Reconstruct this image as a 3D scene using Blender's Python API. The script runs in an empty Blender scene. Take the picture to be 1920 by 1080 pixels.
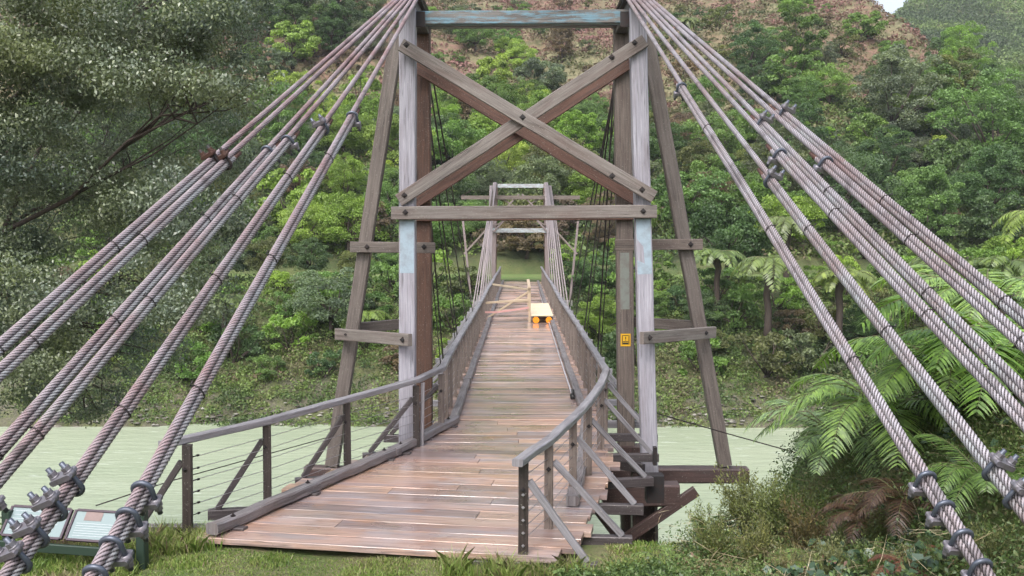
import bpy, math, random
import numpy as np
from mathutils import Vector, Matrix

R = math.radians
random.seed(7)
rng = np.random.default_rng(11)
scene = bpy.context.scene
COL = scene.collection

# ------------------------------------------------------------------ camera
EYE = 3.5            # eye height above the bridge deck (deck top is z = 0)
FPX = 1900.0         # focal length in pixels of the 1920 px wide photograph
PITCH, YAW = 3.13, 0.48
cam_d = bpy.data.cameras.new('camera')
cam_d.sensor_width = 36.0
cam_d.lens = FPX / 1920 * 36
cam_d.clip_start, cam_d.clip_end = 0.1, 3000
cam = bpy.data.objects.new('camera', cam_d)
cam.location = (0, 0, EYE)
cam.rotation_euler = (R(90 - PITCH), 0, R(YAW))
COL.objects.link(cam)
scene.camera = cam

# ------------------------------------------------------------------ light
SUN_EL, SUN_ROT = 52.0, 200.0
world = bpy.data.worlds.new("World")
scene.world = world
world.use_nodes = True
wn, wl = world.node_tree.nodes, world.node_tree.links
wn.clear()
sky = wn.new('ShaderNodeTexSky')
sky.sky_type = 'NISHITA'
sky.sun_disc = False
sky.sun_elevation = R(SUN_EL)
sky.sun_rotation = R(SUN_ROT)
sky.air_density, sky.dust_density, sky.ozone_density = 1.0, 5.0, 1.0
hs = wn.new('ShaderNodeHueSaturation')
hs.inputs['Saturation'].default_value = 0.5
hs.inputs['Value'].default_value = 1.0
bg = wn.new('ShaderNodeBackground')
bg.inputs['Strength'].default_value = 0.15
wo = wn.new('ShaderNodeOutputWorld')
wl.new(sky.outputs[0], hs.inputs['Color'])
wl.new(hs.outputs[0], bg.inputs['Color'])
wl.new(bg.outputs[0], wo.inputs['Surface'])
sun_d = bpy.data.lights.new('sun', 'SUN')
sun_d.energy = 0.85
sun_d.angle = R(25)
sun_d.color = (1.0, 0.975, 0.95)
sun = bpy.data.objects.new('sun', sun_d)
sun.rotation_euler = (R(90 - SUN_EL), 0, R(180 - SUN_ROT))
sun.location = (0, -20, 60)
COL.objects.link(sun)
scene.view_settings.view_transform = 'Standard'
scene.view_settings.look = 'None'
scene.view_settings.gamma = 1
scene.view_settings.exposure = 1.14
scene.cycles.use_denoising = True
scene.cycles.max_bounces = 6
scene.cycles.transparent_max_bounces = 6
scene.cycles.caustics_reflective = False
scene.cycles.caustics_refractive = False

# ------------------------------------------------------------------ measuring
_m = cam.rotation_euler.to_matrix()
_Rv, _Uv, _Fv = np.array(_m @ Vector((1, 0, 0))), np.array(_m @ Vector((0, 1, 0))), np.array(_m @ Vector((0, 0, -1)))
_C = np.array((0, 0, EYE))


def at(px, py, d):
    """world point standing d metres down the bridge (y = d) on the sight line of a photo position"""
    v = _Fv + _Rv * (px - 960) / FPX + _Uv * (540 - py) / FPX
    return _C + v * (d / v[1])


def pix(p):
    q = np.asarray(p, float) - _C
    z = q @ _Fv
    return 960 + FPX * (q @ _Rv) / z, 540 - FPX * (q @ _Uv) / z


# ------------------------------------------------------------------ mesh builder
def nrm(v):
    v = np.asarray(v, float)
    return v / (np.linalg.norm(v) + 1e-12)


class MB:
    def __init__(s):
        s.V, s.F, s.UV, s.n = [], [], [], 0
        s.smooth = []

    def add(s, verts, faces, uvs=None, smooth=False):
        verts = np.asarray(verts, float)
        s.V.append(verts)
        for k, f in enumerate(faces):
            s.F.append([i + s.n for i in f])
            s.UV.append(uvs[k] if uvs is not None else [(0.0, 0.0)] * len(f))
            s.smooth.append(smooth)
        s.n += len(verts)
        return s

    def beam(s, p0, p1, w, h, up=(0, 0, 1), ch=0.008, jit=0.003, seg=None, cap=True):
        """chamfered timber from p0 to p1, w across, h along 'up'; UV u = metres along the grain"""
        p0, p1 = np.asarray(p0, float), np.asarray(p1, float)
        L = np.linalg.norm(p1 - p0)
        d = (p1 - p0) / L
        if abs(d @ nrm(up)) > .985: up = (0, 1, 0)
        side = nrm(np.cross(d, up))
        u2 = nrm(np.cross(side, d))
        n = seg or max(1, min(14, int(L / 0.5)))
        a, b, c = w / 2, h / 2, min(ch, w / 4, h / 4)
        prof = [(-a + c, -b), (a - c, -b), (a, -b + c), (a, b - c), (a - c, b), (-a + c, b), (-a, b - c), (-a, -b + c)]
        per = [0.0]
        for i in range(8):
            x0, y0 = prof[i]
            x1, y1 = prof[(i + 1) % 8]
            per.append(per[-1] + math.hypot(x1 - x0, y1 - y0))
        ou, ov = random.uniform(0, 60), random.uniform(0, 60)
        vs = []
        for k in range(n + 1):
            t = k / n
            o = p0 + d * L * t + (side * random.uniform(-jit, jit) + u2 * random.uniform(-jit, jit))
            for (x, y) in prof:
                vs.append(o + side * (x + random.uniform(-jit, jit) * .5) + u2 * (y + random.uniform(-jit, jit) * .5))
        fs, uv = [], []
        for k in range(n):
            for i in range(8):
                j = (i + 1) % 8
                fs.append([k * 8 + i, k * 8 + j, (k + 1) * 8 + j, (k + 1) * 8 + i])
                a0, a1 = ou + L * k / n, ou + L * (k + 1) / n
                uv.append([(a0, ov + per[i]), (a0, ov + per[i + 1]), (a1, ov + per[i + 1]), (a1, ov + per[i])])
        if cap:
            fs.append(list(range(7, -1, -1)))
            uv.append([(ou + y * .25, ov + x) for (x, y) in prof[::-1]])
            fs.append([n * 8 + i for i in range(8)])
            uv.append([(ou + y * .25, ov + x) for (x, y) in prof])
        return s.add(vs, fs, uv)

    def tube(s, pts, r, n=8, smooth=True, caps=True):
        pts = [np.asarray(p, float) for p in pts]
        rs = r if hasattr(r, '__len__') else [r] * len(pts)
        vs, ref = [], None
        for k, p in enumerate(pts):
            d = nrm(pts[min(k + 1, len(pts) - 1)] - pts[max(k - 1, 0)])
            if ref is None:
                ref = np.cross(d, (0, 0, 1) if abs(d[2]) < .9 else (1, 0, 0))
            ref = nrm(ref - d * (ref @ d))
            b = np.cross(d, ref)
            for i in range(n):
                a = 2 * math.pi * i / n
                vs.append(p + (ref * math.cos(a) + b * math.sin(a)) * rs[k])
        fs, uv = [], []
        L = 0
        ou = random.uniform(0, 40)
        for k in range(len(pts) - 1):
            l2 = L + np.linalg.norm(pts[k + 1] - pts[k])
            for i in range(n):
                j = (i + 1) % n
                fs.append([k * n + i, k * n + j, (k + 1) * n + j, (k + 1) * n + i])
                c = 2 * math.pi * rs[0]
                uv.append([(ou + L, c * i / n), (ou + L, c * (i + 1) / n), (ou + l2, c * (i + 1) / n), (ou + l2, c * i / n)])
            L = l2
        if caps:
            fs.append(list(range(n - 1, -1, -1)))
            uv.append([(0, 0)] * n)
            fs.append([(len(pts) - 1) * n + i for i in range(n)])
            uv.append([(0, 0)] * n)
        return s.add(vs, fs, uv, smooth)

    def bolt(s, p, d, r=0.028, l=0.03):
        """square washer with a hexagonal head"""
        p, d = np.asarray(p, float), nrm(d)
        s.tube([p - d * .002, p + d * .008], r * 1.7, 4, False)
        s.tube([p + d * .006, p + d * l], r, 6, False)
        s.tube([p + d * (l - .002), p + d * (l + .02)], r * .5, 8, False)
        return s

    def build(s, name, mat, parent=None, origin=None):
        V = np.concatenate(s.V) if s.V else np.zeros((0, 3))
        if parent is not None and origin is None:
            origin = root_loc(parent)
        if origin is not None:
            V = V - np.asarray(origin)
        me = bpy.data.meshes.new(name)
        me.from_pydata(V.tolist(), [], s.F)
        uvl = me.uv_layers.new(name='UVMap')
        flat = [c for f in s.UV for p in f for c in p]
        uvl.data.foreach_set('uv', flat)
        me.polygons.foreach_set('use_smooth', s.smooth)
        me.materials.append(mat)
        me.update()
        o = bpy.data.objects.new(name, me)
        COL.objects.link(o)
        if parent is not None:
            o.parent = parent
        elif origin is not None:
            o.location = origin
        return o


def root_loc(o):
    while o.parent is not None:
        o = o.parent
    return np.array(o.location)


def quads(name, V, mat, parent=None, nv=4, rnd=None, loc=None, smooth=False):
    """mesh of loose nv-gons from an (N, nv, 3) array"""
    N = len(V)
    me = bpy.data.meshes.new(name)
    me.vertices.add(N * nv)
    me.vertices.foreach_set('co', np.ascontiguousarray(V.reshape(-1), dtype=np.float32))
    me.loops.add(N * nv)
    me.loops.foreach_set('vertex_index', np.arange(N * nv, dtype=np.int32))
    me.polygons.add(N)
    me.polygons.foreach_set('loop_start', np.arange(0, N * nv, nv, dtype=np.int32))
    if rnd is None:
        rnd = rng.random(N)
    a = me.attributes.new('rnd', 'FLOAT', 'POINT')
    a.data.foreach_set('value', np.repeat(rnd, nv).astype(np.float32))
    me.update(calc_edges=True)
    me.materials.append(mat)
    o = bpy.data.objects.new(name, me)
    COL.objects.link(o)
    if parent is not None:
        o.parent = parent
    if loc is not None:
        o.location = loc
    return o


def grid_mesh(name, xs, ys, Z, mat, smooth=True):
    X, Y = np.meshgrid(xs, ys)
    nx, ny = len(xs), len(ys)
    V = np.stack([X, Y, Z], -1).reshape(-1, 3)
    i = np.arange(nx * ny).reshape(ny, nx)
    F = np.stack([i[:-1, :-1], i[:-1, 1:], i[1:, 1:], i[1:, :-1]], -1).reshape(-1, 4)
    me = bpy.data.meshes.new(name)
    me.vertices.add(len(V))
    me.vertices.foreach_set('co', V.reshape(-1).astype(np.float32))
    me.loops.add(F.size)
    me.loops.foreach_set('vertex_index', F.reshape(-1).astype(np.int32))
    me.polygons.add(len(F))
    me.polygons.foreach_set('loop_start', np.arange(0, F.size, 4, dtype=np.int32))
    me.polygons.foreach_set('use_smooth', np.full(len(F), smooth))
    me.update(calc_edges=True)
    me.materials.append(mat)
    o = bpy.data.objects.new(name, me)
    COL.objects.link(o)
    return o


def tag(o, label=None, cat=None, group=None, kind=None):
    if label: o['label'] = label
    if cat: o['category'] = cat
    if group: o['group'] = group
    if kind: o['kind'] = kind
    return o


def thing(name, loc, label, cat, group=None):
    o = bpy.data.objects.new(name, None)
    o.empty_display_size = .2
    COL.objects.link(o)
    o.location = loc
    return tag(o, label, cat, group)


def dup(root, label=None, group=None):
    r = root.copy()
    COL.objects.link(r)
    if label: r['label'] = label
    if group: r['group'] = group
    for ch in list(root.children):
        c = ch.copy()
        COL.objects.link(c)
        c.parent = r
        for g in ch.children:
            e = g.copy()
            COL.objects.link(e)
            e.parent = c
    return r


# ------------------------------------------------------------------ materials
class Mat:
    def __init__(s, name):
        s.m = bpy.data.materials.new(name)
        s.m.use_nodes = True
        s.n, s.l = s.m.node_tree.nodes, s.m.node_tree.links
        s.b = s.n['Principled BSDF']
        s.out = s.n['Material Output']

    def node(s, t, **kw):
        o = s.n.new(t)
        for k, v in kw.items():
            if k in o.inputs: o.inputs[k].default_value = v
            else: setattr(o, k, v)
        return o

    def noise(s, vec, scale, detail=4, rough=.6, dist=0.0):
        t = s.node('ShaderNodeTexNoise')
        t.inputs['Scale'].default_value = scale
        t.inputs['Detail'].default_value = detail
        t.inputs['Roughness'].default_value = rough
        t.inputs['Distortion'].default_value = dist
        if vec is not None: s.l.new(vec, t.inputs['Vector'])
        return t.outputs['Fac']

    def ramp(s, fac, stops, interp='LINEAR'):
        r = s.node('ShaderNodeValToRGB')
        e = r.color_ramp.elements
        r.color_ramp.interpolation = interp
        while len(e) < len(stops): e.new(.5)
        for i, (p, c) in enumerate(stops):
            e[i].position = p
            e[i].color = (c, c, c, 1) if not hasattr(c, '__len__') else (*c[:3], 1)
        s.l.new(fac, r.inputs[0])
        return r.outputs[0]

    def mix(s, fac, a, b, mode='MIX'):
        m = s.node('ShaderNodeMix')
        m.data_type = 'RGBA'
        m.blend_type = mode
        for v, i in ((fac, 0), (a, 6), (b, 7)):
            if hasattr(v, 'is_linked') or isinstance(v, bpy.types.NodeSocket): s.l.new(v, m.inputs[i])
            elif i == 0: m.inputs[0].default_value = v
            else: m.inputs[i].default_value = (*v[:3], 1)
        return m.outputs[2]

    def math(s, op, a, b=None, clamp=False):
        m = s.node('ShaderNodeMath')
        m.operation = op
        m.use_clamp = clamp
        for v, i in ((a, 0), (b, 1)):
            if v is None: continue
            if isinstance(v, bpy.types.NodeSocket): s.l.new(v, m.inputs[i])
            else: m.inputs[i].default_value = v
        return m.outputs[0]

    def mapping(s, vec, scale=(1, 1, 1), loc=(0, 0, 0)):
        m = s.node('ShaderNodeMapping')
        m.inputs['Scale'].default_value = scale
        m.inputs['Location'].default_value = loc
        s.l.new(vec, m.inputs['Vector'])
        return m.outputs[0]

    def bump(s, h, strength=.5, dist=.01):
        b = s.node('ShaderNodeBump')
        b.inputs['Strength'].default_value = strength
        b.inputs['Distance'].default_value = dist
        s.l.new(h, b.inputs['Height'])
        s.l.new(b.outputs[0], s.b.inputs['Normal'])

    def set(s, key, v):
        if isinstance(v, bpy.types.NodeSocket): s.l.new(v, s.b.inputs[key])
        elif key == 'Base Color': s.b.inputs[key].default_value = (*v[:3], 1)
        else: s.b.inputs[key].default_value = v


def wood(name, light, dark, stain=(.09, .06, .045), stain_amt=.5, rough=(.45, .8), crack=.6, island=0.0, paint=None):
    m = Mat(name)
    tc = m.node('ShaderNodeTexCoord')
    uv = tc.outputs['UV']
    grain = m.noise(m.mapping(uv, (1.2, 38, 1)), 1.0, 6, .65, .3)
    fine = m.noise(m.mapping(uv, (4, 170, 1)), 1.0, 3, .6)
    g = m.math('ADD', m.math('MULTIPLY', grain, .65), m.math('MULTIPLY', fine, .35))
    c = m.mix(m.ramp(g, [(.33, 0), (.64, 1)]), dark, light)
    blot = m.noise(m.mapping(uv, (1.1, 5, 1)), 1.0, 4, .6)
    c = m.mix(m.math('MULTIPLY', m.ramp(blot, [(.45, 0), (.7, 1)]), stain_amt), c, stain)
    if paint is not None:
        pn = m.noise(m.mapping(uv, (2.5, 14, 1)), 1.0, 6, .7)
        c = m.mix(m.ramp(pn, [(.46, 0), (.58, 1)]), c, paint)
    # drying cracks: thin dark lines along the grain
    ck = m.noise(m.mapping(uv, (.55, 22, 1)), 1.0, 2, .5)
    line = m.math('ABSOLUTE', m.math('SUBTRACT', ck, .5))
    ckm = m.ramp(line, [(0.0, 1), (.02, 0)])
    ckg = m.ramp(m.noise(m.mapping(uv, (.7, 3, 1), (7, 3, 0)), 1.0, 2), [(.44, 0), (.54, 1)])
    cr = m.math('MULTIPLY', m.math('MULTIPLY', ckm, ckg), crack)
    c = m.mix(cr, c, (.015, .012, .01))
    # lichen speckle
    geo = m.node('ShaderNodeNewGeometry')
    li = m.noise(geo.outputs['Position'], 45, 3, .7)
    c = m.mix(m.math('MULTIPLY', m.ramp(li, [(.62, 0), (.68, 1)]), .35), c, (.42, .43, .38))
    if island:
        r = geo.outputs['Random Per Island']
        tint = m.ramp(r, [(0, (.55, .50, .55)), (.25, (1.15, 1.0, .92)), (.5, (.85, .82, .88)), (.75, (1.25, 1.05, .95)), (1, (.7, .62, .6))])
        c = m.mix(island, c, tint, 'MULTIPLY')
    m.set('Base Color', c)
    m.set('Roughness', m.ramp(blot, [(.3, rough[0]), (.7, rough[1])]))
    hgt = m.math('SUBTRACT', g, m.math('MULTIPLY', cr, 1.5))
    m.bump(hgt, .55, .006)
    return m.m


M = {}
M['post_grey'] = wood('weathered_grey_timber', (.39, .385, .44), (.185, .175, .205), (.16, .13, .14), .4)
M['post_brown'] = wood('dark_brown_timber', (.115, .055, .035), (.03, .015, .012), (.20, .12, .085), .2)
M['post_mid'] = wood('brown_grey_timber', (.185, .15, .13), (.06, .047, .042), (.08, .05, .045), .45)
M['leg'] = wood('raked_leg_timber', (.17, .145, .13), (.06, .048, .044), (.05, .035, .03), .4)
M['brace'] = wood('brace_timber', (.225, .20, .185), (.075, .062, .056), (.09, .05, .042), .45)
M['red_brace'] = wood('reddish_timber', (.14, .065, .045), (.04, .02, .015), (.04, .02, .015), .4)
M['blue_beam'] = wood('blue_painted_timber', (.17, .16, .15), (.06, .055, .055), (.03, .03, .03), .5, paint=(.11, .21, .27))
M['pale_beam'] = wood('pale_painted_timber', (.36, .36, .37), (.18, .17, .18), (.2, .16, .14), .4, paint=(.36, .42, .45))
M['rail'] = wood('handrail_timber', (.31, .30, .325), (.12, .115, .13), (.08, .07, .075), .5, (.35, .6))
M['rail_post'] = wood('rail_post_timber', (.055, .042, .038), (.02, .015, .015), (.015, .012, .012), .5, (.35, .6))
M['span_post'] = wood('span_post_timber', (.25, .205, .18), (.085, .065, .06), (.08, .055, .04), .5)
M['kerb'] = wood('kerb_timber', (.25, .235, .245), (.07, .06, .065), (.13, .09, .075), .5, (.3, .6), crack=.9)
M['joist'] = wood('joist_timber', (.085, .072, .076), (.03, .024, .026), (.03, .02, .02), .5, (.3, .55))
M['sill'] = wood('dark_sill_timber', (.10, .06, .055), (.03, .02, .02), (.02, .015, .015), .5, (.4, .6))
M['new_wood'] = wood('new_pine_timber', (.74, .65, .46), (.62, .52, .36), (.6, .5, .4), .3, crack=.1)
M['far_wood'] = wood('far_tower_timber', (.27, .22, .22), (.13, .10, .10), (.12, .08, .07), .4)


def deck_mat():
    m = Mat('wet_deck_planks')
    tc = m.node('ShaderNodeTexCoord')
    geo = m.node('ShaderNodeNewGeometry')
    uv, r = tc.outputs['UV'], geo.outputs['Random Per Island']
    grain = m.noise(m.mapping(uv, (.9, 26, 1)), 1.0, 6, .68, .4)
    fine = m.noise(m.mapping(uv, (3, 120, 1)), 1.0, 3, .6)
    g = m.math('ADD', m.math('MULTIPLY', grain, .6), m.math('MULTIPLY', fine, .4))
    c = m.mix(m.ramp(g, [(.35, 0), (.62, 1)]), (.23, .15, .115), (.52, .415, .36))
    tint = m.ramp(r, [(0, (.42, .43, .52)), (.12, (1, .88, .82)), (.3, (1.2, 1.02, .95)), (.45, (.66, .68, .78)),
                      (.6, (1.1, .95, .82)), (.8, (.95, .8, .78)), (1, (.38, .38, .44))])
    c = m.mix(1.0, c, tint, 'MULTIPLY')
    p = geo.outputs['Position']
    bl = m.noise(m.mapping(p, (.8, 1.6, 1)), 1.0, 4, .6)
    c = m.mix(m.math('MULTIPLY', m.ramp(bl, [(.5, 0), (.66, 1)]), .5), c, (.33, .31, .34))
    st = m.noise(m.mapping(p, (1.3, 2.2, 1), (5, 5, 0)), 1.0, 5, .65)
    c = m.mix(m.math('MULTIPLY', m.ramp(st, [(.56, 0), (.68, 1)]), .6), c, (.36, .18, .10))
    ln = m.noise(m.mapping(uv, (.35, 9, 1), (3, 9, 0)), 1.0, 2, .5)
    lm = m.ramp(m.math('ABSOLUTE', m.math('SUBTRACT', ln, .5)), [(0, 1), (.02, 0)])
    c = m.mix(m.math('MULTIPLY', lm, .6), c, (.07, .06, .065))
    gs = m.noise(m.mapping(uv, (.5, 4, 1), (8, 2, 0)), 1.0, 4, .6)
    c = m.mix(m.math('MULTIPLY', m.ramp(gs, [(.54, 0), (.64, 1)]), .6), c, (.22, .215, .25))
    sp_ = m.noise(p, 60, 2, .5)
    c = m.mix(m.math('MULTIPLY', m.ramp(sp_, [(.69, 0), (.72, 1)]), .7), c, (.05, .04, .04))
    m.set('Base Color', c)
    wet = m.noise(m.mapping(p, (.7, .9, 1), (1, 2, 3)), 1.0, 3, .55)
    m.set('Roughness', m.ramp(wet, [(.38, .2), (.62, .5)]))
    m.set('Coat Weight', m.ramp(wet, [(.45, 1), (.62, .25)]))
    m.set('Coat Roughness', .12)
    m.bump(g, .25, .004)
    return m.m


M['deck'] = deck_mat()


def metal(name, base, rust=(.2, .08, .05), amt=.3, rough=.45, met=.6, sc=18):
    m = Mat(name)
    geo = m.node('ShaderNodeNewGeometry')
    n = m.noise(geo.outputs['Position'], sc, 5, .65)
    c = m.mix(m.math('MULTIPLY', m.ramp(n, [(.45, 0), (.65, 1)]), amt), base, rust)
    m.set('Base Color', c)
    m.set('Metallic', met)
    m.set('Roughness', m.ramp(n, [(.3, rough), (.7, rough + .25)]))
    m.bump(n, .15, .002)
    return m.m


def rope_mat(name, base, rust, lo, hi):
    m = Mat(name)
    geo = m.node('ShaderNodeNewGeometry')
    tc = m.node('ShaderNodeTexCoord')
    p = geo.outputs['Position']
    n = m.noise(p, 1.1, 4, .6)
    n2 = m.noise(p, 30, 3, .7)
    f = m.math('ADD', m.math('MULTIPLY', n, .7), m.math('MULTIPLY', n2, .3))
    c = m.mix(m.ramp(f, [(lo, 0), (hi, 1)]), base, rust)
    wires = m.noise(m.mapping(tc.outputs['UV'], (1, 1, 1)), 60, 2, .5)
    c = m.mix(m.math('MULTIPLY', m.ramp(wires, [(.4, 1), (.5, 0)]), .35), c, (.05, .04, .04))
    gp = m.noise(p, 2.3, 5, .7)
    c = m.mix(m.math('MULTIPLY', m.ramp(gp, [(.54, 0), (.64, 1)]), .6), c, (.12, .10, .105))
    c = m.mix(m.math('MULTIPLY', m.ramp(gp, [(.33, 1), (.40, 0)]), .5), c, (.42, .43, .43))
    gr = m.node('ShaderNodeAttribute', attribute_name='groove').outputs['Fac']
    c = m.mix(m.ramp(gr, [(.38, .95), (.78, 0)]), c, (.03, .022, .022))  # greasy strand grooves, with shade between the strands painted into the colour
    m.set('Base Color', c)
    m.set('Metallic', .25)
    m.set('Roughness', .5)
    m.bump(wires, .3, .002)
    return m.m


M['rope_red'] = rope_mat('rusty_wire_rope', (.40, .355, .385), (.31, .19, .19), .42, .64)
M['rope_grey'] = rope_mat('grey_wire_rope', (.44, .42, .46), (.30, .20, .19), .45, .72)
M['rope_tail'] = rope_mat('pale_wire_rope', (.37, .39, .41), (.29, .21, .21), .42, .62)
M['clip'] = metal('galvanised_clip', (.20, .195, .22), (.12, .09, .10), .5, .38, .55)
M['ubolt'] = metal('dark_u_bolt', (.09, .105, .14), (.05, .05, .06), .4, .28, .5)
M['rusty'] = metal('rusty_iron', (.085, .045, .035), (.07, .03, .025), .6, .6, .3)
M['iron'] = metal('dark_iron', (.03, .028, .03), (.06, .035, .03), .5, .5, .5)
M['rod'] = metal('stay_rod_iron', (.025, .02, .02), (.05, .03, .025), .5, .55, .3)
M['pale_rod'] = metal('weathered_stay_rod', (.26, .225, .23), (.2, .16, .16), .4, .6, .1)
M['wire'] = metal('fence_wire', (.36, .35, .37), (.2, .16, .15), .5, .4, .7)
M['sheet'] = metal('zinc_sheet', (.30, .38, .45), (.22, .24, .26), .6, .5, .2, 6)
M['sheet_green'] = metal('green_zinc_sheet', (.20, .22, .20), (.16, .13, .12), .6, .5, .2, 6)


def plain(name, c, rough=.6, met=0.0, amt=.15):
    m = Mat(name)
    geo = m.node('ShaderNodeNewGeometry')
    n = m.noise(geo.outputs['Position'], 14, 4, .6)
    k = m.mix(m.math('MULTIPLY', n, amt * 2), c, tuple(v * .5 for v in c))
    m.set('Base Color', k)
    m.set('Roughness', rough)
    m.set('Metallic', met)
    return m.m


M['green_paint'] = plain('dark_green_paint', (.022, .042, .03), .5)
M['frame_purple'] = plain('dark_plum_frame', (.05, .03, .045), .5)
M['panel'] = plain('pale_printed_panel', (.20, .26, .27), .25, 0, .05)
M['print'] = plain('printed_picture', (.24, .17, .16), .4, 0, .5)
M['print_line'] = plain('grey_print', (.38, .43, .46), .4)
M['yellow'] = plain('yellow_sign_paint', (.75, .42, .02), .4)
M['black'] = plain('black_paint', (.015, .015, .015), .5)
M['orange'] = plain('orange_wheel_plastic', (.9, .30, .01), .4)
M['tape'] = plain('pink_tape', (.55, .30, .28), .5)
M['pipe'] = plain('white_plastic_pipe', (.42, .42, .45), .5)
M['concrete'] = plain('concrete', (.30, .29, .28), .8, 0, .5)


def foliage(name, trans=.25, rough=.55, use_obj=True, base=(.1, .15, .05), var=.5, spec=.5, tint2=None, tint_amt=0.0, patch=0):
    """leaf material: object colour times a leaf-to-leaf variation"""
    m = Mat(name)
    at_ = m.node('ShaderNodeAttribute', attribute_name='rnd')
    r = at_.outputs['Fac']
    if use_obj:
        oi = m.node('ShaderNodeObjectInfo')
        c = oi.outputs['Color']
    else:
        c = m.ramp(r, [(0, base), (1, base)])
    v = m.ramp(r, [(0, (1 - var, 1 - var, 1 - var * .8)), (.5, (1, 1, 1)), (1, (1 + var * 1.1, 1 + var, 1 + var * .3))])
    c = m.mix(1.0, c, v, 'MULTIPLY')
    if tint2 is not None:
        r2 = m.math('FRACT', m.math('MULTIPLY', r, 37.7))
        c = m.mix(m.math('MULTIPLY', m.ramp(r2, [(1 - tint_amt, 0), (1 - tint_amt + .01, 1)]), 1.0), c, tint2)
    if patch:
        geo = m.node('ShaderNodeNewGeometry')
        pn = m.noise(geo.outputs['Position'], patch, 3, .6)
        c = m.mix(1.0, c, m.ramp(pn, [(.35, (.75, .8, .85)), (.65, (1.25, 1.15, .8))]), 'MULTIPLY')
    m.set('Base Color', c)
    m.set('Roughness', rough)
    m.b.inputs['Specular IOR Level'].default_value = spec
    if trans:
        tr = m.node('ShaderNodeBsdfTranslucent')
        m.l.new(m.mix(1.0, c, (1.3, 1.4, .6), 'MULTIPLY'), tr.inputs['Color'])
        ms = m.node('ShaderNodeMixShader')
        ms.inputs[0].default_value = trans
        m.l.new(m.b.outputs[0], ms.inputs[1])
        m.l.new(tr.outputs[0], ms.inputs[2])
        m.l.new(ms.outputs[0], m.out.inputs['Surface'])
    return m.m


M['leaf'] = foliage('leaves', .3, .55, True, var=.45)
M['leaf_silver'] = foliage('small_glossy_leaves', .2, .36, True, var=.55, spec=.6, tint2=(.22, .27, .23), tint_amt=.2, patch=.35)
M['fern'] = foliage('fern_fronds', .3, .38, True, var=.4)
M['bark'] = plain('bark', (.075, .055, .045), .85, 0, .6)
M['bark_pale'] = plain('pale_bark', (.20, .17, .15), .85, 0, .6)


def ground_mat():
    m = Mat('ground')
    geo = m.node('ShaderNodeNewGeometry')
    p = geo.outputs['Position']
    sp = m.node('ShaderNodeSeparateXYZ')
    m.l.new(p, sp.inputs[0])
    x, y, z = sp.outputs
    n1 = m.noise(p, .9, 6, .65)
    n2 = m.noise(p, 9, 5, .7)
    n3 = m.noise(p, .06, 4, .6)
    nh = m.noise(p, .35, 6, .7)
    # trodden turf on the near bank
    turf = m.mix(m.ramp(n1, [(.4, 0), (.6, 1)]), (.085, .13, .03), (.16, .15, .07))
    turf = m.mix(m.math('MULTIPLY', m.ramp(n2, [(.5, 0), (.7, 1)]), .6), turf, (.13, .085, .06))
    # forest floor / low growth
    forest = m.mix(m.ramp(nh, [(.4, 0), (.62, 1)]), (.035, .055, .018), (.09, .10, .035))
    forest = m.mix(m.math('MULTIPLY', m.ramp(n2, [(.5, 0), (.62, 1)]), .5), forest, (.09, .065, .045))
    # dead bracken slope higher up
    brack = m.mix(m.ramp(nh, [(.35, 0), (.5, .45), (.66, 1)]), (.11, .10, .045), (.235, .12, .10))
    brack = m.mix(m.ramp(n3, [(.42, 0), (.6, 1)]), brack, (.175, .16, .085))
    brack = m.mix(m.math('MULTIPLY', m.ramp(n1, [(.5, 0), (.6, 1)]), .7), brack, (.06, .075, .025))
    # shore rock with moss
    rock = m.mix(m.ramp(n1, [(.42, 0), (.55, 1)]), (.10, .125, .035), (.13, .125, .08))
    rock = m.mix(m.math('MULTIPLY', m.ramp(n2, [(.45, 0), (.55, 1)]), .6), rock, (.07, .065, .05))
    grass = m.mix(m.ramp(n1, [(.35, 0), (.65, 1)]), (.10, .19, .04), (.17, .20, .07))
    def between(v, a, b, soft):
        up = m.node('ShaderNodeMapRange'); up.inputs[1].default_value = a - soft; up.inputs[2].default_value = a + soft
        dn = m.node('ShaderNodeMapRange'); dn.inputs[1].default_value = b - soft; dn.inputs[2].default_value = b + soft
        dn.inputs[3].default_value = 1; dn.inputs[4].default_value = 0
        m.l.new(v, up.inputs[0]); m.l.new(v, dn.inputs[0])
        return m.math('MULTIPLY', up.outputs[0], dn.outputs[0])
    yn = m.math('ADD', y, m.math('MULTIPLY', m.math('SUBTRACT', n3, .5), 90))
    c = m.mix(between(yn, 124, 275, 9), forest, brack)
    c = m.mix(between(y, 74.5, 82, 1.0), c, grass)
    c = m.mix(m.math('MULTIPLY', between(z, -9, -5.6, .7), between(y, 50, 70, 2)), c, rock)
    c = m.mix(between(y, -100, 13.0, .8), c, turf)
    m.set('Base Color', c)
    m.set('Roughness', .9)
    m.bump(m.math('ADD', n1, n2), .8, .12)
    return m.m


M['ground'] = ground_mat()


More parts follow.
